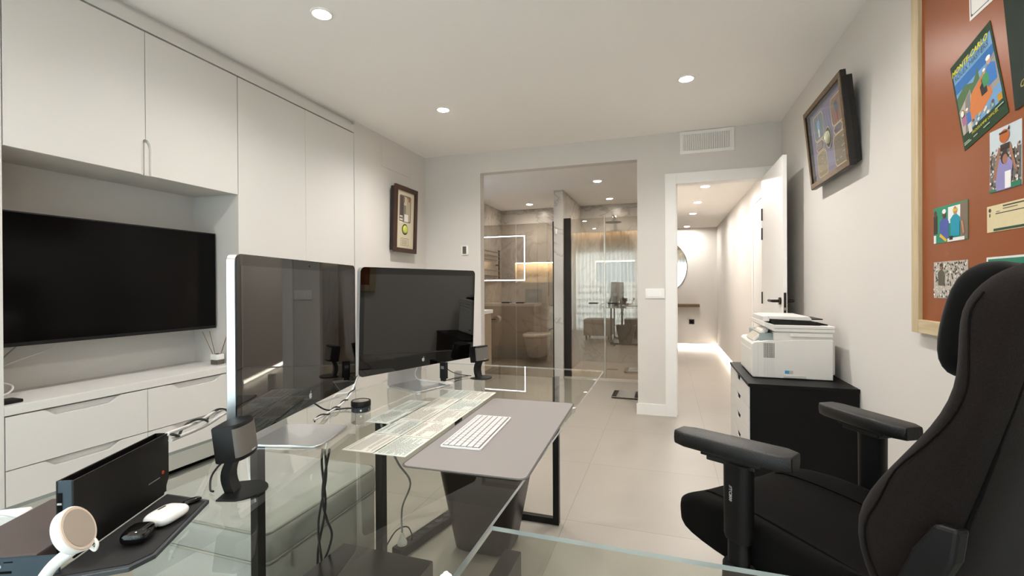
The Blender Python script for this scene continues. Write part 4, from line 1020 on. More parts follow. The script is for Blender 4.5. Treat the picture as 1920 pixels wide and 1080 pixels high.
# picture on the right wall
t = frame_box('shadow_box_frame', 'wide black shadow-box picture tilted forward on the printer-side wall', (XR, 3.02, 2.010), PI / 2, .64, .47, .1, math.radians(-5.4), None, None)
t.location.x = XR - 0.022
W, H, D = 0.645, 0.478, 0.060
frame_parts(t, W, H, D, 0.032, mat('frame_black', '#110d0b', 0.4), mat('box_black', '#0c0908', 0.4), 0.022, 0.026, M_GOLDF)
LAV = cm('#7d7a97')
sh = [(R_(-.29, -.207, .29, .207), LAV)]
GOLD = cm('#c9b58a')
def cutcorner(x0, z0, x1, z1, c=.02): return [(x0 + c, z0), (x1 - c, z0), (x1, z0 + c), (x1, z1 - c), (x1 - c, z1), (x0 + c, z1), (x0, z1 - c), (x0, z0 + c)]
for x0, z0, x1, z1, c in ((.07, .03, .23, .17, '#8e6a58'), (-.23, .03, -.07, .17, '#6f7f86'), (.06, -.185, .23, -.03, '#7a6d57'), (-.23, -.185, -.07, -.05, '#8d7f60'), (.085, -.02, .21, .02, '#5e5966'), (-.22, -.035, -.09, .015, '#6d6676')):
    sh += [(cutcorner(x0 - .006, z0 - .006, x1 + .006, z1 + .006), GOLD), (cutcorner(x0, z0, x1, z1), cm(c))]
sh += [(figure(-.15, .04, .12, '#7fb0cf', legs='#d8d8d4')[i]) for i in range(3)] + [(figure(.15, .04, .13, '#44627a', legs='#a0503a')[i]) for i in range(3)]
rg = random.Random(3)
for i in range(26):
    x = rg.choice((rg.uniform(.07, .22), rg.uniform(-.22, -.08))); z = rg.uniform(-.175, -.06)
    sh.append((R_(x - .012, z, x + .012, z + .004), cm('#c7bda4' if i % 2 else '#4c4436')))
for i in range(4): sh.append((R_(-.20, -.026 + .009 * i, -.11, -.023 + .009 * i), cm('#c9bfa6')))
sh += [(ell(.048, .06, 24, 0, -.005), GOLD), (ell(.043, .055, 24, 0, -.005), cm('#2a2822'))]
flat(t, 'print', sh, D - 0.024)
mb = MB(); mb.loft([[(0.036 * math.cos(a) * math.cos(p), D - 0.018 + 0.016 * math.sin(p), -0.005 + 0.036 * math.sin(a) * math.cos(p)) for a in [2 * PI * k / 24 for k in range(24)]] for p in (0.0, 0.35, 0.7, 1.05, 1.4)], mat('old_ball', '#d2d3b0', 0.95)); mb.build('ball', t, world=False, smooth=60)
mb = MB(); mb.poly([(-.29, D - .003, -.207), (.29, D - .003, -.207), (.29, D - .003, .207), (-.29, D - .003, .207)], pane('picture_glass', '#f4f4f4', 0.05)); mb.build('glass', t, world=False)

# thermostat, switches, vent
t = thing('thermostat', 'small white wall thermostat with grey display left of the bathroom opening', 'thermostat', (-1.973, YB, 1.507))
mb = MB(); mb.bbox((-2.012, YB - 0.014, 1.507), (-1.934, YB, 1.602), M_WHITEPL, 0.004); mb.build('body', t, smooth=40)
mb = MB(); mb.box((-1.998, YB - 0.0150, 1.517), (-1.957, YB - 0.0135, 1.594), mat('lcd_grey', '#5a5854', 0.25)); mb.build('display', t)
t = thing('light_switch', 'white triple wall switch between bathroom opening and door', 'light switch', (-0.096, YB, 1.065))
mb = MB(); mb.bbox((-0.180, YB - 0.009, 1.063), (-0.012, YB, 1.152), M_WHITEPL, 0.003); mb.build('plate', t, smooth=40)
for x in (-0.162, -0.093):
    for k in range(2):
        mb = MB(); mb.box((x + 0.029 * k, YB - 0.0125, 1.079), (x + 0.029 * k + 0.0265, YB - 0.0085, 1.136), M_WHITEPL2); mb.build('rocker', t, bev=0.001)
t = thing('air_vent', 'white slatted air-conditioning vent high above the door', 'air vent', (0.34, YB, 2.345))
mb = MB(); x0, x1, z0, z1 = 0.120, 0.562, 2.345, 2.543
for lo, hi in (((x0, z0), (x1, z0 + .028)), ((x0, z1 - .028), (x1, z1)), ((x0, z0 + .028), (x0 + .028, z1 - .028)), ((x1 - .028, z0 + .028), (x1, z1 - .028))):
    mb.box((lo[0], YB - 0.012, lo[1]), (hi[0], YB, hi[1]), M_WHITEPL)
mb.build('frame', t, bev=0.002)
mb = MB(); mb.box((x0 + .028, YB - 0.001, z0 + .028), (x1 - .028, YB + 0.0005, z1 - .028), mat('vent_shade', '#dedad5', 0.8)); mb.build('backing', t)
n = 22
for k in range(n):
    x = x0 + .034 + (x1 - x0 - .068) * k / (n - 1)
    mb = MB(); mb.box((-.0065, -.005, z0 + .028 - 2.345), (.0065, -.001, z1 - .028 - 2.345), M_WHITEPL, Matrix.Translation((x, YB - .005, 2.345)) @ Matrix.Rotation(0.5, 4, 'Z')); mb.build('louvre', t)
mb = MB(); mb.box((x0 + .028, YB - .011, (z0 + z1) / 2 + .042), (x1 - .028, YB - .0095, (z0 + z1) / 2 + .046), M_WHITEPL); mb.build('cross_bar', t)

# pin board on the right wall with its papers
t = thing('pin_board', 'large terracotta pin board in a light oak frame on the right wall', 'pin board', (XR, 1.45, 0.98))
BY0, BY1, BZ0, BZ1, BW = 0.70, 2.175, 0.998, 2.50, 0.050
XBD = 0.906
mb = MB(); mb.box((XBD, BY0 + .03, BZ0 + .03), (XR - 0.002, BY1 - .03, BZ1 - .03), M_BOARD); mb.build('board_panel', t)
for (ya, yb, za, zb) in ((BY1 - BW, BY1, BZ0, BZ1), (BY0, BY0 + BW, BZ0, BZ1)):
    mb = MB(); mb.box((0.892, ya, za), (XR, yb, zb), M_OAK); mb.build('frame_post', t, bev=0.002)
M_OAKY = wood('light_oak_rail', '#cbb996', '#b8a37e', 1)
for (za, zb) in ((BZ0, BZ0 + BW), (BZ1 - BW, BZ1)):
    mb = MB(); mb.box((0.892, BY0 + BW, za), (XR, BY1 - BW, zb), M_OAKY); mb.build('frame_rail', t, bev=0.002)
def pinned(name, label, cat, y, z, W, H, ang, shapes, lift=0.0, grp=None):
    """flat sheet on the board; shapes in local u (to the viewer's right), v (up), centre origin"""
    ks = 0.983
    t = thing(name, label, cat, (XBD - 0.0004 - lift, y * ks, 1.18 + (z - 1.18) * ks), 0, grp)
    c, s = math.cos(ang), math.sin(ang)
    f = lambda u, v, n: (-n, -(u * c - v * s) * ks, (u * s + v * c) * ks)
    mb = MB(); mb.prism(R_(-W / 2, -H / 2, W / 2, H / 2), 0.0, 0.0012, shapes[0][1], f); mb.build('sheet', t, world=False)
    mb = MB()
    st = min(0.00012, 0.0016 / max(1, len(shapes)))
    for i, (P, m) in enumerate(shapes[1:]): mb.poly([f(u, v, 0.0013 + st * i) for u, v in P], m)
    if len(shapes) > 1: mb.build('print', t, world=False)
    M = Matrix(((0, 0, -1, 0), (-1, 0, 0, 0), (0, 1, 0, 0), (0, 0, 0, 1))) @ Matrix.Scale(ks, 4) @ Matrix.Rotation(ang, 4, 'Z')
    return t, M, 0.0013 + st * len(shapes) + 0.0002
G1, TEAL = '#1f3a22', '#1d7d8c'
sh = [(None, cm(G1))]
sh += [(R_(-.098, -.105, .098, .128), cm('#6f9cc4')), (R_(-.098, .045, .098, .082), cm('#2f6aa8')),
       ([(-.098, .03), (-.05, .05), (-.01, .03), (.02, .06), (.02, .0), (-.098, -.02)], cm('#4b6a45')),
       ([(-.098, -.02), (-.03, .02), (-.03, -.10), (-.098, -.105)], cm('#b3a397')), ([(-.06, .0), (-.03, .018), (-.055, -.105), (-.085, -.105)], cm('#7c7a78')),
       ([(-.02, .005), (.098, .055), (.098, .0), (.0, -.02)], cm('#8b8a86')),
       ([(-.028, -.0), (.055, .03), (.062, -.06), (.0, -.085), (-.06, -.08)], cm('#c9773f')),
       ([(.062, .03), (.098, .04), (.098, -.05), (.062, -.05)], cm('#9a948f'))]
sh += figure(-.060, -.115, .085, '#3d6fae', '#b98a70', '#e9e7e2', '#c9c5b8') + figure(-.080, -.105, .075, '#a26c86', '#b98a70', '#e9e7e2')
sh += figure(.07, -.085, .145, '#3a76bd', '#c99a80', '#efece6') + figure(.03, -.075, .09, '#2a2a2c', '#6b4a3a') + figure(.045, -.055, .09, '#3d8a56', '#c08f75', '#efece6')
rg = random.Random(5)
for i in range(22):
    x = rg.uniform(-.04, .06); z = rg.uniform(-.105, -.082); sh.append((ell(.006, .005, 8, x, z), cm(rg.choice(('#d8d0c8', '#7c8f9c', '#5c4a50', '#9bb0a0')))))
sh += [(ell(.011, .013, 16, -.083, -.035), cm('#20241c')), (ell(.009, .011, 16, -.083, -.035), cm('#e4e0d2')), (R_(.078, -.104, .098, -.082), cm('#b8871f'))]
po_, M, nz_ = pinned('tournament_programme', 'tilted green programme cover with yellow Monte-Carlo lettering on the pin board', 'programme', 1.833, 1.788, 0.212, 0.312, math.radians(15), sh)
M_YEL = mat('yellow_print', '#d9cc1c', 0.6); M_NAVY = mat('navy_print', '#2f4a63', 0.6); M_LGR = mat('light_print', '#9fb59c', 0.6)
text('MONTE-CARLO', 0.0265, M_YEL, 'title_print', po_, M @ Matrix.Translation((-0.101, 0.112, nz_)), 0, 0.25, 0.0006)
text('ROLEX MASTERS', 0.0235, M_NAVY, 'title_print', po_, M @ Matrix.Translation((-0.093, 0.090, nz_)), 0, 0.25)
text('PROGRAMME OFFICIEL', 0.0125, M_YEL, 'caption_print', po_, M @ Matrix.Translation((-0.055, -0.127, nz_)), 0, 0.2)
for u0, u1, v0 in ((-.098, -.07, -.136), (-.098, -.062, -.142), (-.05, -.03, -.140), (0, .03, -.140), (.06, .098, -.118)):
    mb = MB(); mb.poly([M @ Vector((u, v, nz_)) for u, v in R_(u0, v0, u1, v0 + .0035)], M_LGR); mb.build('small_print', po_, world=False)
# trophy photo
rg = random.Random(9)
sh = [(None, cm('#c3cdd2')), (R_(-.065, -.09, .065, .02), cm('#6d6862'))]
for i in range(170):
    x = rg.uniform(-.062, .062); z = rg.uniform(-.086, .035 - abs(x) * .1); sh.append((ell(.0036, .0042, 7, x, z), cm(rg.choice(('#e8e2dc', '#3c3532', '#a98874', '#d7cfc8', '#54483f', '#b9aaa0')))))
sh += [(R_(-.065, -.09, -.03, -.083), cm('#2f7a5c')), (R_(.02, -.09, .065, -.075), cm('#2f7a5c')),
       ([(-.042, -.02), (-.024, .0), (.018, -.002), (.034, -.02), (.024, -.09), (-.034, -.09)], cm('#8f88b8')), (R_(.002, -.088, .026, -.04), cm('#e9e7e4')),
       ([(-.05, -.055), (-.036, -.058), (-.015, .03), (-.024, .036)], cm('#9a6f58')), ([(.04, -.04), (.052, -.046), (.024, .04), (.014, .034)], cm('#9a6f58')),
       (ell(.0145, .020, 16, .0, .002), cm('#3a2c24')), (ell(.011, .014, 16, .003, -.004), cm('#9d6d55')), (R_(-.017, .022, .022, .04), cm('#3a2824')), (ell(.021, .019, 18, .0, .062), cm('#b4602a')), (R_(-.022, .070, .012, .076), cm('#3d2a20')), ([(.012, .076), (.022, .076), (.020, .088)], cm('#2c2622'))]
pinned('pinned_photo', 'pinned photo of a player lifting a copper trophy overhead', 'photo', 1.706, 1.54, .132, .181, math.radians(0), sh)
sh = [(None, cm('#2c8a6c')), (R_(-.10, -.063, -.085, -.035), cm('#e8e6e2')), (R_(-.01, .0, .06, .055), cm('#e8e8e6')), (R_(.06, -.06, .10, .06), cm('#7d6c5c'))]
sh += [(R_(-.1, -.03, -.075, .035), cm('#3b352c')), (ell(.009, .012, 12, -.088, .042), cm('#5a4234'))]
sh += figure(-.033, -.115, .165, '#4c5aa2', '#5e3f30', '#efeeea') + figure(.032, -.11, .165, '#1f93ab', '#b98566') + [(R_(.02, .036, .046, .044), cm('#d9b53f')), ([(-.055, -.03), (-.015, -.055), (-.022, -.062), (-.062, -.04)], cm('#d8b52e')),
       (R_(-.012, -.0635, .085, -.052), cm('#e6e3de')), ([(.065, .0), (.075, -.002), (.085, -.04), (.077, -.045)], cm('#b98566')), (R_(-.0, -.058, .02, -.045), cm('#26242a'))]
sh = [sh[0]] + [([(u, max(-.0635, min(.0635, v))) for u, v in P], m) for P, m in sh[1:]]
pinned('pinned_photo', 'pinned photo of two players in blue and turquoise shirts', 'photo', 1.979, 1.388, .201, .127, math.radians(0), sh)
CRM = cm('#d8c9a0')
sh = [(None, CRM), (R_(-.062, .012, .10, .0145), cm('#2a261f')), (R_(-.03, .030, .10, .034), cm('#4a4436')), (R_(-.03, .023, .03, .0255), cm('#6d6553')), (R_(-.07, -.037, .10, -.030), cm('#2f4a3a')), (ell(.006, .006, 14, -.086, .026), cm('#4a4436')), (R_(-.0885, .006, -.0835, .016), cm('#4a4436')), (R_(-.058, .018, -.042, .020), cm('#7b735f'))]
pinned('pinned_ticket', 'cream tournament ticket pinned at the edge of the picture', 'ticket', 1.685, 1.372, .20, .078, math.radians(0), sh)
sh = [(None, cm('#b9b0a4'))]
for i in range(240):
    x = rg.uniform(-.097, .097); z = rg.uniform(-.06, .06); sh.append((ell(.0035, .004, 6, x, z), cm(rg.choice(('#e8e2dc', '#3c3532', '#77685c', '#d7cfc8', '#54483f')))))
sh += figure(-.05, -.0635, .12, '#5d5a4c', '#8a6650', '#4a463c')
pinned('pinned_photo', 'pinned crowd photo half hidden by the chair headrest', 'photo', 1.979, 1.194, .20, .128, 0, sh)
sh = [(None, cm('#d9dcd8')), (R_(-.09, .0, .09, .058), cm('#2f7a62')), (R_(-.05, .025, .05, .04), cm('#dfe6e0')), (R_(-.09, -.058, .09, .0), cm('#6a6f6a')), (ell(.012, .009, 12, -.07, .01), cm('#ecebe6'))]
pinned('pinned_photo', 'white-edged green photo behind the chair top edge', 'photo', 1.69, 1.195, .195, .128, 0, sh)
sh = [(None, cm('#e4e0da')), (R_(-.10, -.142, .10, -.139), cm('#54505a')), (R_(-.101, -.142, -.098, .14), cm('#54505a')), ([(-.101, -.142), (-.090, -.142), (-.096, -.133)], cm('#54505a')), (R_(-.06, -.10, .02, -.085), cm('#54505a'))]
pinned('pinned_certificate', 'white bordered certificate at the top edge of the board', 'certificate', 1.765, 2.170, .216, .304, math.radians(2), sh)
sh = [(None, cm('#14261a'))]
gp, M, nz_ = pinned('pinned_poster', 'dark green poster with gold script at the right edge of the board', 'poster', 1.56, 1.86, .26, .37, math.radians(8), sh, 0.0016)
M_GOLD = mat('gold_print', '#a08b4a', 0.5)
text('S', 0.05, M_GOLD, 'script_print', gp, M @ Matrix.Translation((-0.085, -0.095, nz_)), 0, 0.35)
text('de', 0.042, M_GOLD, 'script_print', gp, M @ Matrix.Translation((-0.105, -0.135, nz_)), 0, 0.35)

# ================================================================== DESK CHAIR
ch = thing('desk_chair', 'large black fabric racing-style desk chair with armrests and headrest pillow', 'office chair', (0.366, 1.473, 0), math.radians(43))
def sgp(v, p): return math.copysign(abs(v) ** p, v)
# seat: lofted front to back (local +Y forward)
mb = MB(); rings = []
for y, w_, zt_, zb_, bol in ((0.285, .20, .455, .425, .0), (0.27, .245, .478, .40, .008), (0.235, .268, .498, .385, .018), (0.16, .275, .506, .375, .030), (0.05, .275, .500, .37, .042), (-0.08, .272, .488, .37, .050), (-0.20, .262, .475, .37, .050), (-0.30, .245, .470, .375, .04)):
    r = []
    n = 32
    for k in range(n):
        a = 2 * PI * k / n
        x = w_ * sgp(math.cos(a), .55)
        s = math.sin(a)
        if s >= 0: z = (zt_ - .03) + .03 * sgp(s, .6) + bol * min(1, max(0, (abs(x) / w_ - .55) / .35)) * (1 if s > .05 else 0.3)
        else: z = (zb_ + .03) + .03 * sgp(s, .6)
        r.append((x, y, z))
    rings.append(r)
mb.loft(rings, M_FABD); mb.build('seat', ch, world=False, smooth=180, sub=1)
mb = MB()
for sx in (-1, 1):
    mb.tube([(sx * .172, .225, .500), (sx * .175, .18, .511), (sx * .18, .05, .512), (sx * .178, -.12, .50), (sx * .17, -.24, .485)], .0032, M_FABD, 6)
mb.build('seat_piping', ch, world=False, smooth=60)
# backrest: lofted upwards
LV = [(.42, -.335, -.40, .215, .01), (.46, -.312, -.415, .245, .05), (.52, -.272, -.43, .258, .085), (.58, -.243, -.445, .262, .105), (.65, -.233, -.463, .262, .115), (.72, -.260, -.482, .258, .11), (.79, -.308, -.500, .255, .095), (.86, -.361, -.518, .256, .075), (.92, -.401, -.533, .258, .055), (.98, -.423, -.548, .256, .045),
      (1.03, -.424, -.558, .250, .045), (1.08, -.422, -.566, .245, .048), (1.13, -.424, -.574, .242, .048), (1.165, -.438, -.581, .230, .042), (1.195, -.460, -.585, .210, .032), (1.215, -.485, -.586, .175, .02), (1.228, -.510, -.582, .120, .008), (1.233, -.530, -.570, .06, .002)]
mb = MB(); rings = []
for z, yf, yb, w_, bol in LV:
    r = []; n = 40
    for k in range(n):
        a = 2 * PI * k / n
        cx, sy = math.cos(a), math.sin(a)
        x = w_ * sgp(cx, .62)
        ex = abs(x) / w_
        wing = min(1, max(0, (ex - .45) / .42)); wing = wing * wing * (3 - 2 * wing)
        front = yf - bol * (1 - wing)
        mid = (yf + yb) / 2 - bol * .3 * (1 - wing)
        back = yb + .028 * ex ** 3
        y = mid + (front - mid) * sgp(max(sy, 0), .55) if sy >= 0 else mid + (mid - back) * sgp(sy, .55)
        zz_ = z + .010 * sy * 0
        r.append((x, y, zz_))
    rings.append(r)
mb.loft(rings, M_FAB); mb.build('backrest', ch, world=False, smooth=180, sub=1)
# stitched seams on the back shell
mb = MB()
for sx in (-1, 1):
    mb.tube([(sx * w_ * .80, yb + .028 * .8 ** 3 + .004 + .008, z) for z, yf, yb, w_, bol in LV[1:15]], .0042, M_FABD, 6, 3)
mb.build('back_seam', ch, world=False, smooth=60)
for sx in (-1, 1):
    mb = MB(); mb.tube([(sx * (w_ * .985 + .002), yf - .045 - .02 * (z < .75), z) for z, yf, yb, w_, bol in LV[2:14]], .0022, M_FABD, 6, 3)
    mb.build('wing_seam', ch, world=False, smooth=60)
# headrest pillow strapped to the front of the head section
mb = MB(); rings = []
for z, w_, d0 in ((.975, .09, .016), (.985, .12, .036), (1.015, .142, .055), (1.06, .150, .064), (1.11, .152, .067), (1.16, .150, .062), (1.19, .140, .050), (1.207, .12, .034), (1.214, .085, .015)):
    r = []
    for k in range(32):
        a = 2 * PI * k / 32; x = w_ * sgp(math.cos(a), .6); y = -.432 - (.22 * (z - 1.1)) - (.035 * (1 - (x / max(w_, .01)) ** 2) if math.sin(a) > 0 else 0) * .6 + d0 * sgp(math.sin(a), .6) + .02 * (abs(x) / .18) ** 2
        r.append((x, y, z + (.016 * (abs(x) / w_) ** 2 if z > 1.15 else 0)))
    rings.append(r)
mb.loft(rings, M_PILLOW); pil = mb.build('headrest_pillow', ch, world=False, smooth=180, sub=1)
mb = MB(); mb.tube([(-.156, -.440, 1.150), (-.154, -.450, 1.125), (-.150, -.462, 1.105)], .0038, mat('yellow_trim', '#d8b400', 0.5), 8); mb.build('yellow_trim', pil, world=False, smooth=60)
# recline bracket covers
for sx in (-1, 1):
    mb = MB()
    ring = lambda x: [(x, -.36, .40), (x, -.335, .47), (x, -.402, .655), (x, -.440, .722), (x, -.478, .725), (x, -.470, .66), (x, -.43, .56), (x, -.43, .40)]
    i1 = [(sx * .262, y, z) for x, y, z in ring(0)]; i2 = [(sx * .292, y * .985 - .0, z) for x, y, z in ring(0)]
    mb.loft([i1, i2], M_BLKPL); bk = mb.build('recline_bracket', ch, world=False, bev=0.006)
    mb = MB(); mb.cyl((sx * .288, -.405, .56), (sx * .297, -.405, .56), .026, M_BLACK, .022); mb.build('pivot_cap', bk, world=False, smooth=40)
# armrests
def armrest(sx, yaw, txt):
    A = bpy.data.objects.new('armrest', None); COL.objects.link(A); A.parent = ch; A.location = (sx * .310, 0, 0)
    M = Matrix.Translation((0, .004, .754)) @ Matrix.Rotation(yaw, 4, 'Z')
    mb = MB(); rings = []
    for z, k in ((-.040, .86), (-.034, .95), (-.022, 1.0), (-.010, .985), (-.003, .93), (0.0, .84)):
        L_, W_ = .315, .100
        P = [(-W_ / 2 * .98, -L_ / 2 + .03), (-W_ / 2 * .62, -L_ / 2), (W_ / 2 * .62, -L_ / 2), (W_ / 2 * .98, -L_ / 2 + .03), (W_ / 2, .0), (W_ / 2 * .92, L_ / 2 - .035), (W_ / 2 * .6, L_ / 2), (-W_ / 2 * .6, L_ / 2), (-W_ / 2 * .92, L_ / 2 - .035), (-W_ / 2, 0)]
        off = (1 - k) * .05
        rings.append([M @ Vector((u * k, v * (1 - off), z)) for u, v in P])
    mb.loft(rings, M_ARM); mb.build('arm_pad', A, world=False, smooth=50, bev=0.003)
    mb = MB(); mb.box((-.034, -.085, -.050), (.034, .075, -.040), M_BLKPL, M); mb.box((-.03, -.07, -.062), (.03, .06, -.05), M_BLKPL, M); mb.build('slider', A, world=False, bev=0.003)
    def post(z, rx, ry): return [(u, v - .016, z) for u, v in rrect(rx, ry, min(rx, ry) * .45, 5)]
    mb = MB(); mb.loft([post(.49, .046, .070), post(.50, .052, .078), post(.685, .052, .080), post(.702, .062, .092)], M_BLKPL); ps = mb.build('post_sleeve', A, world=False, smooth=40)
    mb = MB(); mb.loft([post(.36, .038, .058), post(.52, .038, .058)], M_BLACK); mb.build('inner_post', A, world=False, smooth=40)
    mb = MB(); mb.loft([post(.33, .055, .085), post(.34, .062, .092), post(.42, .056, .086), post(.425, .05, .08)], M_BLKPL)
    mb.box((-sx * .25 - .0, -.05, .335) if sx > 0 else (0.0, -.05, .335), (0.0, .02, .365) if sx > 0 else (.25, .02, .365), M_BLACK); mb.build('arm_bracket', A, world=False, smooth=40)
    if txt:
        # small lettering running down the outer face of the post
        Mt = Matrix.Translation((-.0267, -.008, .640)) @ Matrix(((0, 0, -1, 0), (0, -1, 0, 0), (-1, 0, 0, 0), (0, 0, 0, 1)))
        text('//TC800', .0125, mat('post_print', '#a9a6a2', 0.6), 'print', ps, Mt, 0.0002, 0, 0.0002)
    return A
armrest(-1, math.radians(17), True)
armrest(1, math.radians(-14), False)
# the upper part is set to size and raised on the gas lift
KC = 0.915; TC = Matrix.Translation((0, 0, 1.18 * (1 - KC))) @ Matrix.Scale(KC, 4)
def fit(o):
    for c in o.children:
        if c.type == 'MESH': c.data.transform(TC)
        else: c.location = c.location * KC
        fit(c)
fit(ch)
# gas lift and star base on castors
mb = MB(); mb.box((-.11, -.14, .405), (.11, .12, .440), M_BLACK); mb.build('tilt_plate', ch, world=False, bev=0.004)
mb = MB(); mb.cyl((0, 0, .09), (0, 0, .24), .030, M_BLACK); mb.cyl((0, 0, .24), (0, 0, .406), .018, M_CHROME); mb.build('gas_lift', ch, world=False, smooth=40)
for k in range(5):
    a = 2 * PI * k / 5 + .3; u = Vector((math.cos(a), math.sin(a), 0)); s_ = Vector((-u.y, u.x, 0))
    mb = MB(); mb.loft([[u * r + s_ * w_ + Vector((0, 0, z)) for w_, z in ((-h, z0), (h, z0), (h * .8, z1), (-h * .8, z1))] for r, h, z0, z1 in ((.02, .035, .085, .125), (.20, .028, .075, .105), (.325, .02, .068, .086))], M_BLACK); lg = mb.build('base_leg', ch, world=False, bev=0.003)
    mb = MB(); c = u * .315 + Vector((0, 0, .030))
    for dx in (-.016, .016): mb.cyl(c + s_ * (dx - .009), c + s_ * (dx + .009), .0295, M_BLKPL, n=20)
    mb.cyl(c + Vector((0, 0, .0)), c + Vector((0, 0, .04)), .008, M_CHROME, n=10); mb.build('castor', lg, world=False, smooth=40)

# ================================================================== BATHROOM AND HALLWAY FURNISHINGS
def glass_door(x0, x1, y, z0, z1, label, prof=None, hx=None, name='shower_door', seam=None):
    t = thing(name, label, 'glass door', ((x0 + x1) / 2, y, z0), 0, 'bronze glass doors of the bathroom')
    mb = MB()
    mb.poly([(x0, y, z0), (x1, y, z0), (x1, y, z1), (x0, y, z1)], M_SHOWER)
    mb.box((x0, y + .001, z0), (x1, y + .007, z1), clear('pane_core'), skip=('f',))
    o = mb.build('pane', t)
    if prof:
        mb = MB(); mb.box((prof[0], y - .012, z0 - .01), (prof[1], y + .018, z1 + .012), prof[2]); mb.build('hinge_profile', t, bev=0.001)
    if hx:
        mb = MB(); mb.box((hx - .055, y - .045, .955), (hx + .055, y - .033, .971), M_BLACK)
        for s in (-.042, .042): mb.box((hx + s - .006, y - .034, .957), (hx + s + .006, y - .0005, .969), M_BLACK)
        mb.build('handle', t, bev=0.001)
    return t
YG = 5.86
glass_door(-2.52, -1.886, YG, 0.012, 2.0, 'bronze glass door on the far side of the toilet room front', None, -2.02)
glass_door(-1.880, -1.385, YG, 0.012, 2.0, 'bronze glass door in front of the toilet', (-1.385, -1.359, M_BLACK), -1.82)
glass_door(-1.150, -0.735, YG, 0.012, 2.03, 'bronze glass shower door with wide dark hinge profile', (-1.238, -1.148, M_BRONZE), -0.865)
glass_door(-0.716, -0.135, YG, 0.012, 2.03, 'bronze glass shower door on the drain side of the shower', (-0.735, -0.716, M_CHROME), -0.63)
mb = MB(); mb.box((-2.53, YG - .015, 0), (-0.13, YG + .02, 0.010), M_CHROME); struct(mb.build('trim_6'))
mb = MB(); mb.bbox((-1.335, 5.788, 1.84), (-1.312, 5.80, 1.905), M_WHITEPL, .003); tag(mb.build('wall_hook', smooth=40), 'small white hook on the marble divider beside the shower', 'hook')
# backlit mirror on the rear of the front wall (seen reflected in the bronze glass)
t = thing('bathroom_mirror', 'backlit rectangular mirror with a cool white light line in the bathroom', 'mirror', (-2.57, 4.56, 1.27))
mb = MB(); mb.box((-3.02, 4.553, 1.255), (-2.13, 4.585, 2.01), M_MIRROR); mb.build('mirror_pane', t)
M_CLED = emat('cool_led', '#dfeaff', 13.0)
mb = MB()
for lo, hi in (((-3.0, 1.27), (-2.145, 1.285)), ((-3.0, 1.98), (-2.145, 1.995)), ((-2.16, 1.285), (-2.145, 1.98)), ((-3.0, 1.285), (-2.985, 1.98))): mb.box((lo[0], 4.586, lo[1]), (hi[0], 4.589, hi[1]), M_CLED)
mb.build('light_line', t)
t = thing('vanity_unit', 'beige vanity cabinet with white top just inside the bathroom', 'vanity', (-2.4, 4.76, 0))
mb = MB(); mb.box((-2.95, 4.556, 0.25), (-1.895, 4.96, 0.875), mat('vanity_beige', '#a8957c', 0.5)); mb.build('cabinet', t, bev=0.002)
mb = MB(); mb.bbox((-2.97, 4.553, 0.875), (-1.88, 4.98, 0.915), M_WHITEPL, 0.004); mb.build('basin_top', t)
# wall-hung toilet
t = thing('toilet', 'white wall-hung toilet with closed lid behind the bronze glass', 'toilet', (-1.87, 7.1, 0.10))
mb = MB(); rings = []
for z, w_, y0, y1 in ((.11, .115, 6.66, 7.1), (.14, .14, 6.62, 7.1), (.25, .16, 6.58, 7.1), (.38, .185, 6.535, 7.1), (.42, .188, 6.53, 7.1)):
    n = 28; r = []
    for k in range(n):
        a = 2 * PI * k / n; sy = math.sin(a)
        r.append((-1.87 + w_ * sgp(math.cos(a), .75 if sy < 0 else .35), (y0 + y1) / 2 + (y1 - y0) / 2 * sgp(sy, .85 if sy < 0 else .3), z))
    rings.append(r)
mb.loft(rings, M_WHITEPL2); mb.build('bowl', t, smooth=50)
mb = MB(); n = 28
lid = lambda z, k: [(-1.87 + .192 * k * sgp(math.cos(a), .75 if math.sin(a) < 0 else .35), 6.79 + .265 * k * sgp(math.sin(a), .85 if math.sin(a) < 0 else .3), z) for a in [2 * PI * q / n for q in range(n)]]
mb.loft([lid(.424, .97), lid(.428, 1.0), lid(.455, 1.0), lid(.462, .97)], M_WHITEPL2); mb.build('lid', t, smooth=50)
t = thing('flush_plate', 'pale blue-grey flush plate on the marble above the toilet', 'flush plate', (-1.98, 7.1, 0.93))
mb = MB(); mb.bbox((-2.13, 7.088, 0.935), (-1.855, 7.1, 1.135), mat('flush_grey', '#8d97a0', 0.3), 0.004); mb.build('plate', t)
for x in (-2.03, -1.95):
    mb = MB(); mb.cyl((x, 7.0885, 1.04), (x, 7.083, 1.04), .045, mat('flush_button', '#a7b0b7', 0.25), n=28); mb.build('button', t, smooth=40)
t = thing('toilet_roll_holder', 'white toilet roll on a dark wall holder left of the toilet', 'toilet roll', (-2.53, 6.62, 0.65))
mb = MB(); mb.tube([(-2.53, 6.60, 0.68), (-2.46, 6.60, 0.68), (-2.455, 6.60, 0.68), (-2.452, 6.75, 0.68)], .007, M_BLACK); mb.build('bracket', t, smooth=60)
mb = MB(); mb.cyl((-2.452, 6.615, .68), (-2.452, 6.715, .68), .052, M_WHITEPL, n=28); mb.build('roll', t, smooth=40)
t = thing('towel_rail', 'dark towel radiator with thin bars on the toilet room wall', 'towel rail', (-2.53, 6.45, 1.35))
for z in (1.34, 1.42, 1.58, 1.64, 1.70):
    mb = MB(); mb.cyl((-2.475, 6.15, z), (-2.475, 6.85, z), .009, mat('rail_grey', '#7d766e', 0.35, metal=0.5), n=10); mb.build('bar', t, smooth=40)
for y in (6.17, 6.83):
    mb = MB(); mb.box((-2.485, y - .012, 1.30), (-2.465, y + .012, 1.74), M_BRONZE); mb.box((-2.53, y - .01, 1.5), (-2.485, y + .01, 1.52), M_BRONZE); mb.build('upright', t)
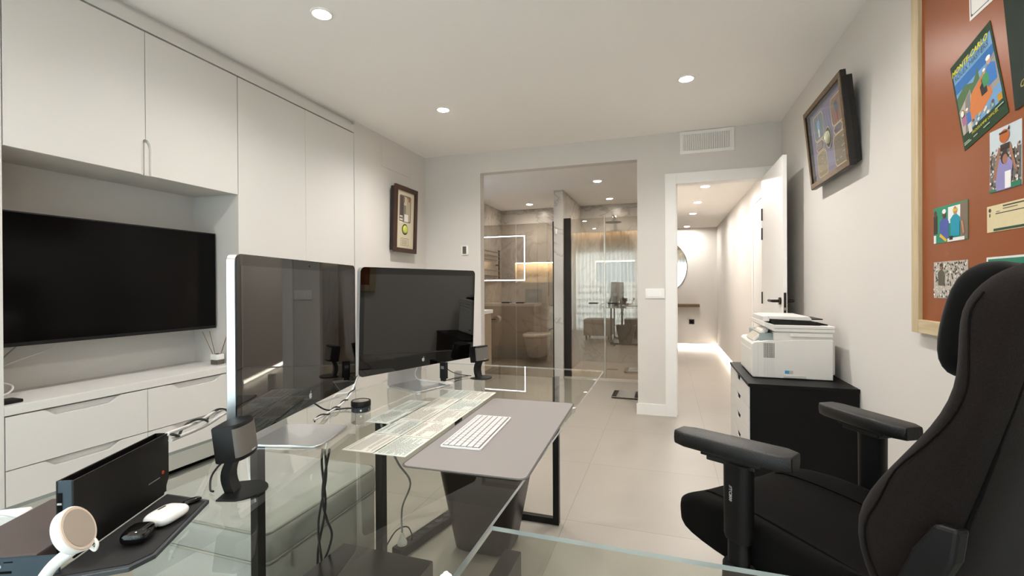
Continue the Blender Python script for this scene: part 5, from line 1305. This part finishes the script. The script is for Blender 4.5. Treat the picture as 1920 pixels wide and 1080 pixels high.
# shower fittings
t = thing('shower_mixer', 'dark shower mixer panel with three knobs inside the shower', 'shower mixer', (-0.77, 7.1, 0.9))
mb = MB(); mb.bbox((-0.84, 7.075, 0.90), (-0.70, 7.1, 1.255), mat('mixer_plate', '#6d6154', 0.35, metal=0.5), .004); mb.build('plate', t)
for x in (-0.83, -0.72, -0.60):
    mb = MB(); mb.cyl((x, 7.078, 1.045), (x, 7.03, 1.045), .032, M_CHROME, .028, n=24); mb.build('knob', t, smooth=40)
t = thing('hand_shower', 'chrome hand shower with long hanging hose in the shower', 'hand shower', (-0.86, 7.04, 0.95))
mb = MB(); mb.cyl((-0.885, 7.1, 1.0), (-0.885, 7.04, 1.0), .015, M_CHROME); mb.cyl((-0.885, 7.03, .94), (-0.90, 6.98, 1.12), .011, M_CHROME, .014); mb.cyl((-0.90, 6.975, 1.12), (-0.905, 6.95, 1.115), .045, M_CHROME); mb.build('handset', t, smooth=40)
mb = MB(); mb.tube([(-0.885, 7.03, .94), (-0.90, 7.02, .72), (-0.87, 7.0, .48), (-0.80, 6.99, .36), (-0.71, 7.0, .44), (-0.68, 7.03, .70), (-0.74, 7.07, .94)], .008, M_CHROME); mb.build('hose', t, smooth=60)
t = thing('rain_shower', 'dark rain shower head on a steel wall arm', 'shower head', (-0.73, 6.85, 2.10))
mb = MB(); mb.cyl((-0.73, 7.1, 2.20), (-0.73, 7.09, 2.20), .035, M_CHROME); mb.tube([(-0.73, 7.1, 2.20), (-0.73, 6.95, 2.205), (-0.73, 6.88, 2.19), (-0.73, 6.87, 2.12)], .013, M_CHROME); mb.build('arm', t, smooth=60)
mb = MB(); mb.lathe([(.12, 0), (.125, .004), (.12, .010), (.02, .016), (.018, .03)], (-0.73, 6.87, 2.095), M_BRONZE); mb.build('head', t, smooth=40)
mb = MB(); mb.box((-0.78, 6.47, .0285), (-0.63, 6.54, .031), M_BRONZE); tag(mb.build('floor_drain'), 'dark slotted drain cover in the shower tray', 'drain')
# bathroom scale on the floor of the opening
t = thing('bathroom_scale', 'glass bathroom scale with dark ends on the floor by the pier', 'scale', (-0.40, 5.10, 0))
mb = MB(); mb.bbox((-0.55, 4.95, 0.012), (-0.26, 5.26, 0.020), mat('scale_glass', '#857b70', 0.15), .003); mb.build('plate', t)
for x0, x1 in ((-0.55, -0.50), (-0.32, -0.26)):
    mb = MB(); mb.box((x0, 4.955, 0.004), (x1, 5.255, 0.0215), M_BLKPL); mb.build('end_bar', t, bev=0.002)
for x in (-0.52, -0.29):
    for y in (4.98, 5.23):
        mb = MB(); mb.cyl((x, y, 0), (x, y, .012), .014, M_BLKPL); mb.build('foot', t)
# hallway
t = thing('round_mirror', 'large round mirror with dark rim on the hallway end wall', 'mirror', (-0.168, 9.3, 0.99))
mb = MB(); mb.cyl((-0.168, 9.288, 1.529), (-0.168, 9.3, 1.529), .547, M_BRONZE, n=72); mb.build('rim', t, smooth=40)
mb = MB(); mb.cyl((-0.168, 9.283, 1.529), (-0.168, 9.2885, 1.529), .537, M_MIRROR, n=72); mb.build('mirror_pane', t, smooth=40)
mb = MB(); mb.box((-0.9, 9.02, 0.785), (0.575, 9.3, 0.835), M_WSHELF); tag(mb.build('wall_shelf', bev=.002), 'brown wooden wall shelf below the round hallway mirror', 'shelf')
t = thing('wall_socket', 'small dark socket low on the hallway end wall', 'socket', (0.45, 9.3, 0.45))
mb = MB(); mb.bbox((0.405, 9.29, 0.455), (0.495, 9.3, 0.545), M_BLKPL, .003); mb.build('plate', t)
mb = MB(); mb.cyl((0.45, 9.2895, .5), (0.45, 9.2925, .5), .02, M_BLKGLOSS, n=20); mb.build('socket_hole', t)
